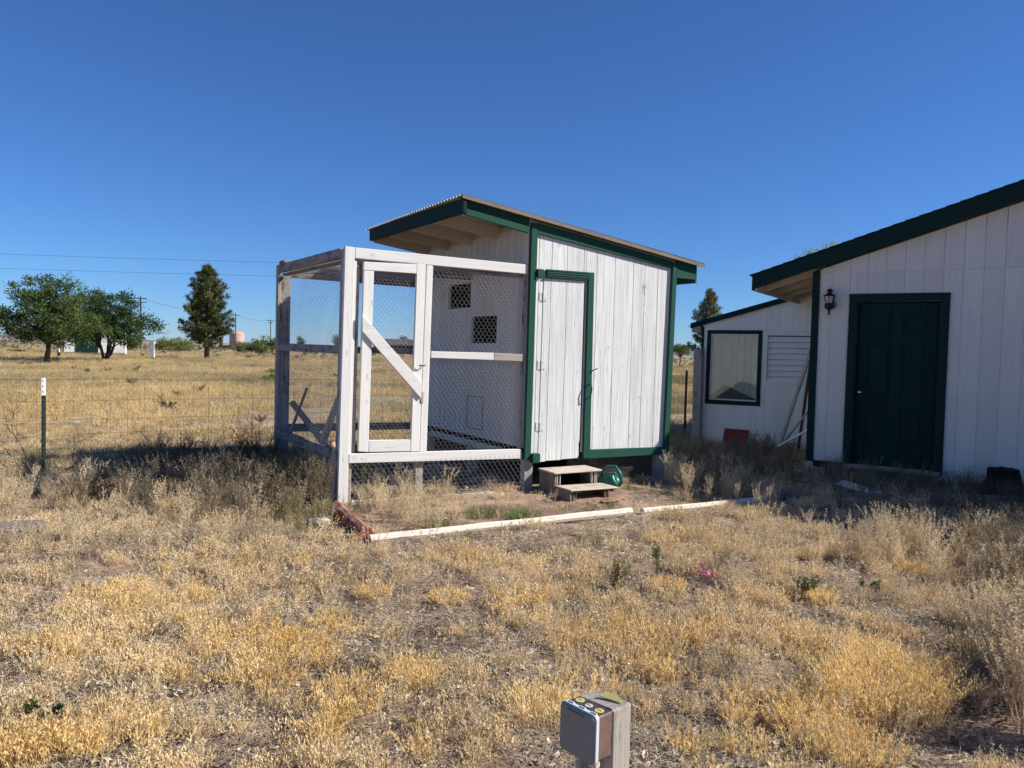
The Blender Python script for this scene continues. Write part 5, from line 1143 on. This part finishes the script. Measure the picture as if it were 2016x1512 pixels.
bunch(948, 1020, .15, .12, 'smaller green grass tuft on the bare bed nearer the run', 'green_grass', 33, 'green_tuft', 340, 'green grass tufts in the bed', .004, 0)
bunch(858, 1050, .10, .16, 'green blades among dry weeds in the bed corner', 'green_grass', 34, 'green_tuft', 170, 'green grass tufts in the bed', .004, 0)
def plant(u, v, h, n, spread, mat, seed, label, name='weed_plant', group=None, pods=40, podL=.012, branch=7):
    p = pground(u, v); me = weed_mesh(seed, h, n, spread, mat, pods, podL, branch, name); o = bpy.data.objects.new(name, me); COL.objects.link(o); o.location = (p.x, p.y, gz(p.x, p.y)); return tag(o, label, 'plant', group)
plant(1592, 1182, .17, 12, .7, 'green_weed', 81, 'dark green low weed beside a golden bunch in the yard')
plant(1712, 1172, .09, 9, .8, 'green_weed', 82, 'tiny dark green weed on bare soil in the yard')
plant(1295, 1135, .26, 3, .25, 'green_weed', 83, 'slim upright green weed stalk right of the grey-green clump', branch=9)
plant(1215, 1165, .22, 14, .6, 'weed_olive', 84, 'grey-green dry weed clump in the middle of the yard')
plant(1742, 1300, .26, 2, .5, 'brush_dead', 85, 'bare dark twig standing in the largest golden bunch', pods=3, branch=3)
plant(85, 1425, .07, 8, .8, 'green_weed', 86, 'tiny dark green weed by bare soil left in the yard')
plant(560, 1000, .42, 8, .35, 'weed_olive', 87, 'yellow-green weed with upright plumes against the run foot', pods=60)
plant(1525, 884, .5, 12, .25, 'weed_dry', 88, 'tall pale grass plumes before the leaning boards', pods=50)
plant(1370, 960, .38, 16, .5, 'weed_dry', 89, 'bushy pale weed leaning from the coop corner', pods=44)
plant(1330, 965, .40, 14, .55, 'weed_dry', 90, 'bushy pale weed rooted at the coop corner foot', pods=44)
def brush(u, v, h, n, label, seed):
    """leafless tangled brush: branching dark twigs"""
    r_ = random.Random(seed); p = pground(u, v); m = MB()
    def grow(o, d, L, rad, lev):
        k = 4; pts = [o]; q = d.copy()
        for i in range(k): q = (q + rv(r_) * .28 + Vector((0, 0, -.02 * lev))).normalized(); pts.append(pts[-1] + q * L / k)
        m.tube(pts, [rad * (1 - .6 * i / k) for i in range(k + 1)], 4, cap=False)
        if lev < 3:
            for _ in range(4 if lev < 2 else 3): i = r_.randint(1, k); grow(pts[i], (q + rv(r_) * .9 + Vector((0, 0, .15))).normalized(), L * r_.uniform(.45, .7), rad * .55, lev + 1)
    for _ in range(n): a = r_.uniform(0, 6.28); grow(Vector((0, 0, -.02)), Vector((math.cos(a) * .7, math.sin(a) * .7, .8)).normalized(), h * r_.uniform(.6, 1.0), .007, 0)
    o = m.build('dead_brush', 'brush_dead', None); o.location = (p.x, p.y, gz(p.x, p.y)); return tag(o, label, 'brush', 'dead brush along the fence')
brush(160, 985, .34, 5, 'dark leafless brush at the foot of the white-tipped steel post', 1); brush(330, 962, .36, 9, 'dense dark leafless brush against the fence wire', 2); brush(395, 955, .36, 9, 'dark leafless brush beside the densest tangle at the fence', 3)
brush(480, 945, .42, 7, 'dark leafless brush between the fence and the run post', 4); brush(530, 935, .62, 3, 'tall arching bare twigs beside the run back post', 5); brush(85, 950, .65, 3, 'tall thin bare twigs growing through the fence by the steel post', 6); brush(305, 955, .30, 6, 'low dark thorny brush under the middle of the fence', 7)

# ------------------------------------------------------------------ the air: far hills fade
hz = MB().box(-27000, 27000, -27000, 27000, -6.5, 320)
t = NT('haze_air'); t.t.nodes.remove(t.b); pv = t.n('ShaderNodeVolumePrincipled'); pv.inputs['Color'].default_value = (0.80, 0.88, 1.0, 1); pv.inputs['Density'].default_value = 1.3e-5; t.l(pv.outputs[0], t.out.inputs['Volume'])
tag(hz.build('haze', 'haze_air', None), 'faint blue haze over the far plain', 'haze', kind='stuff')
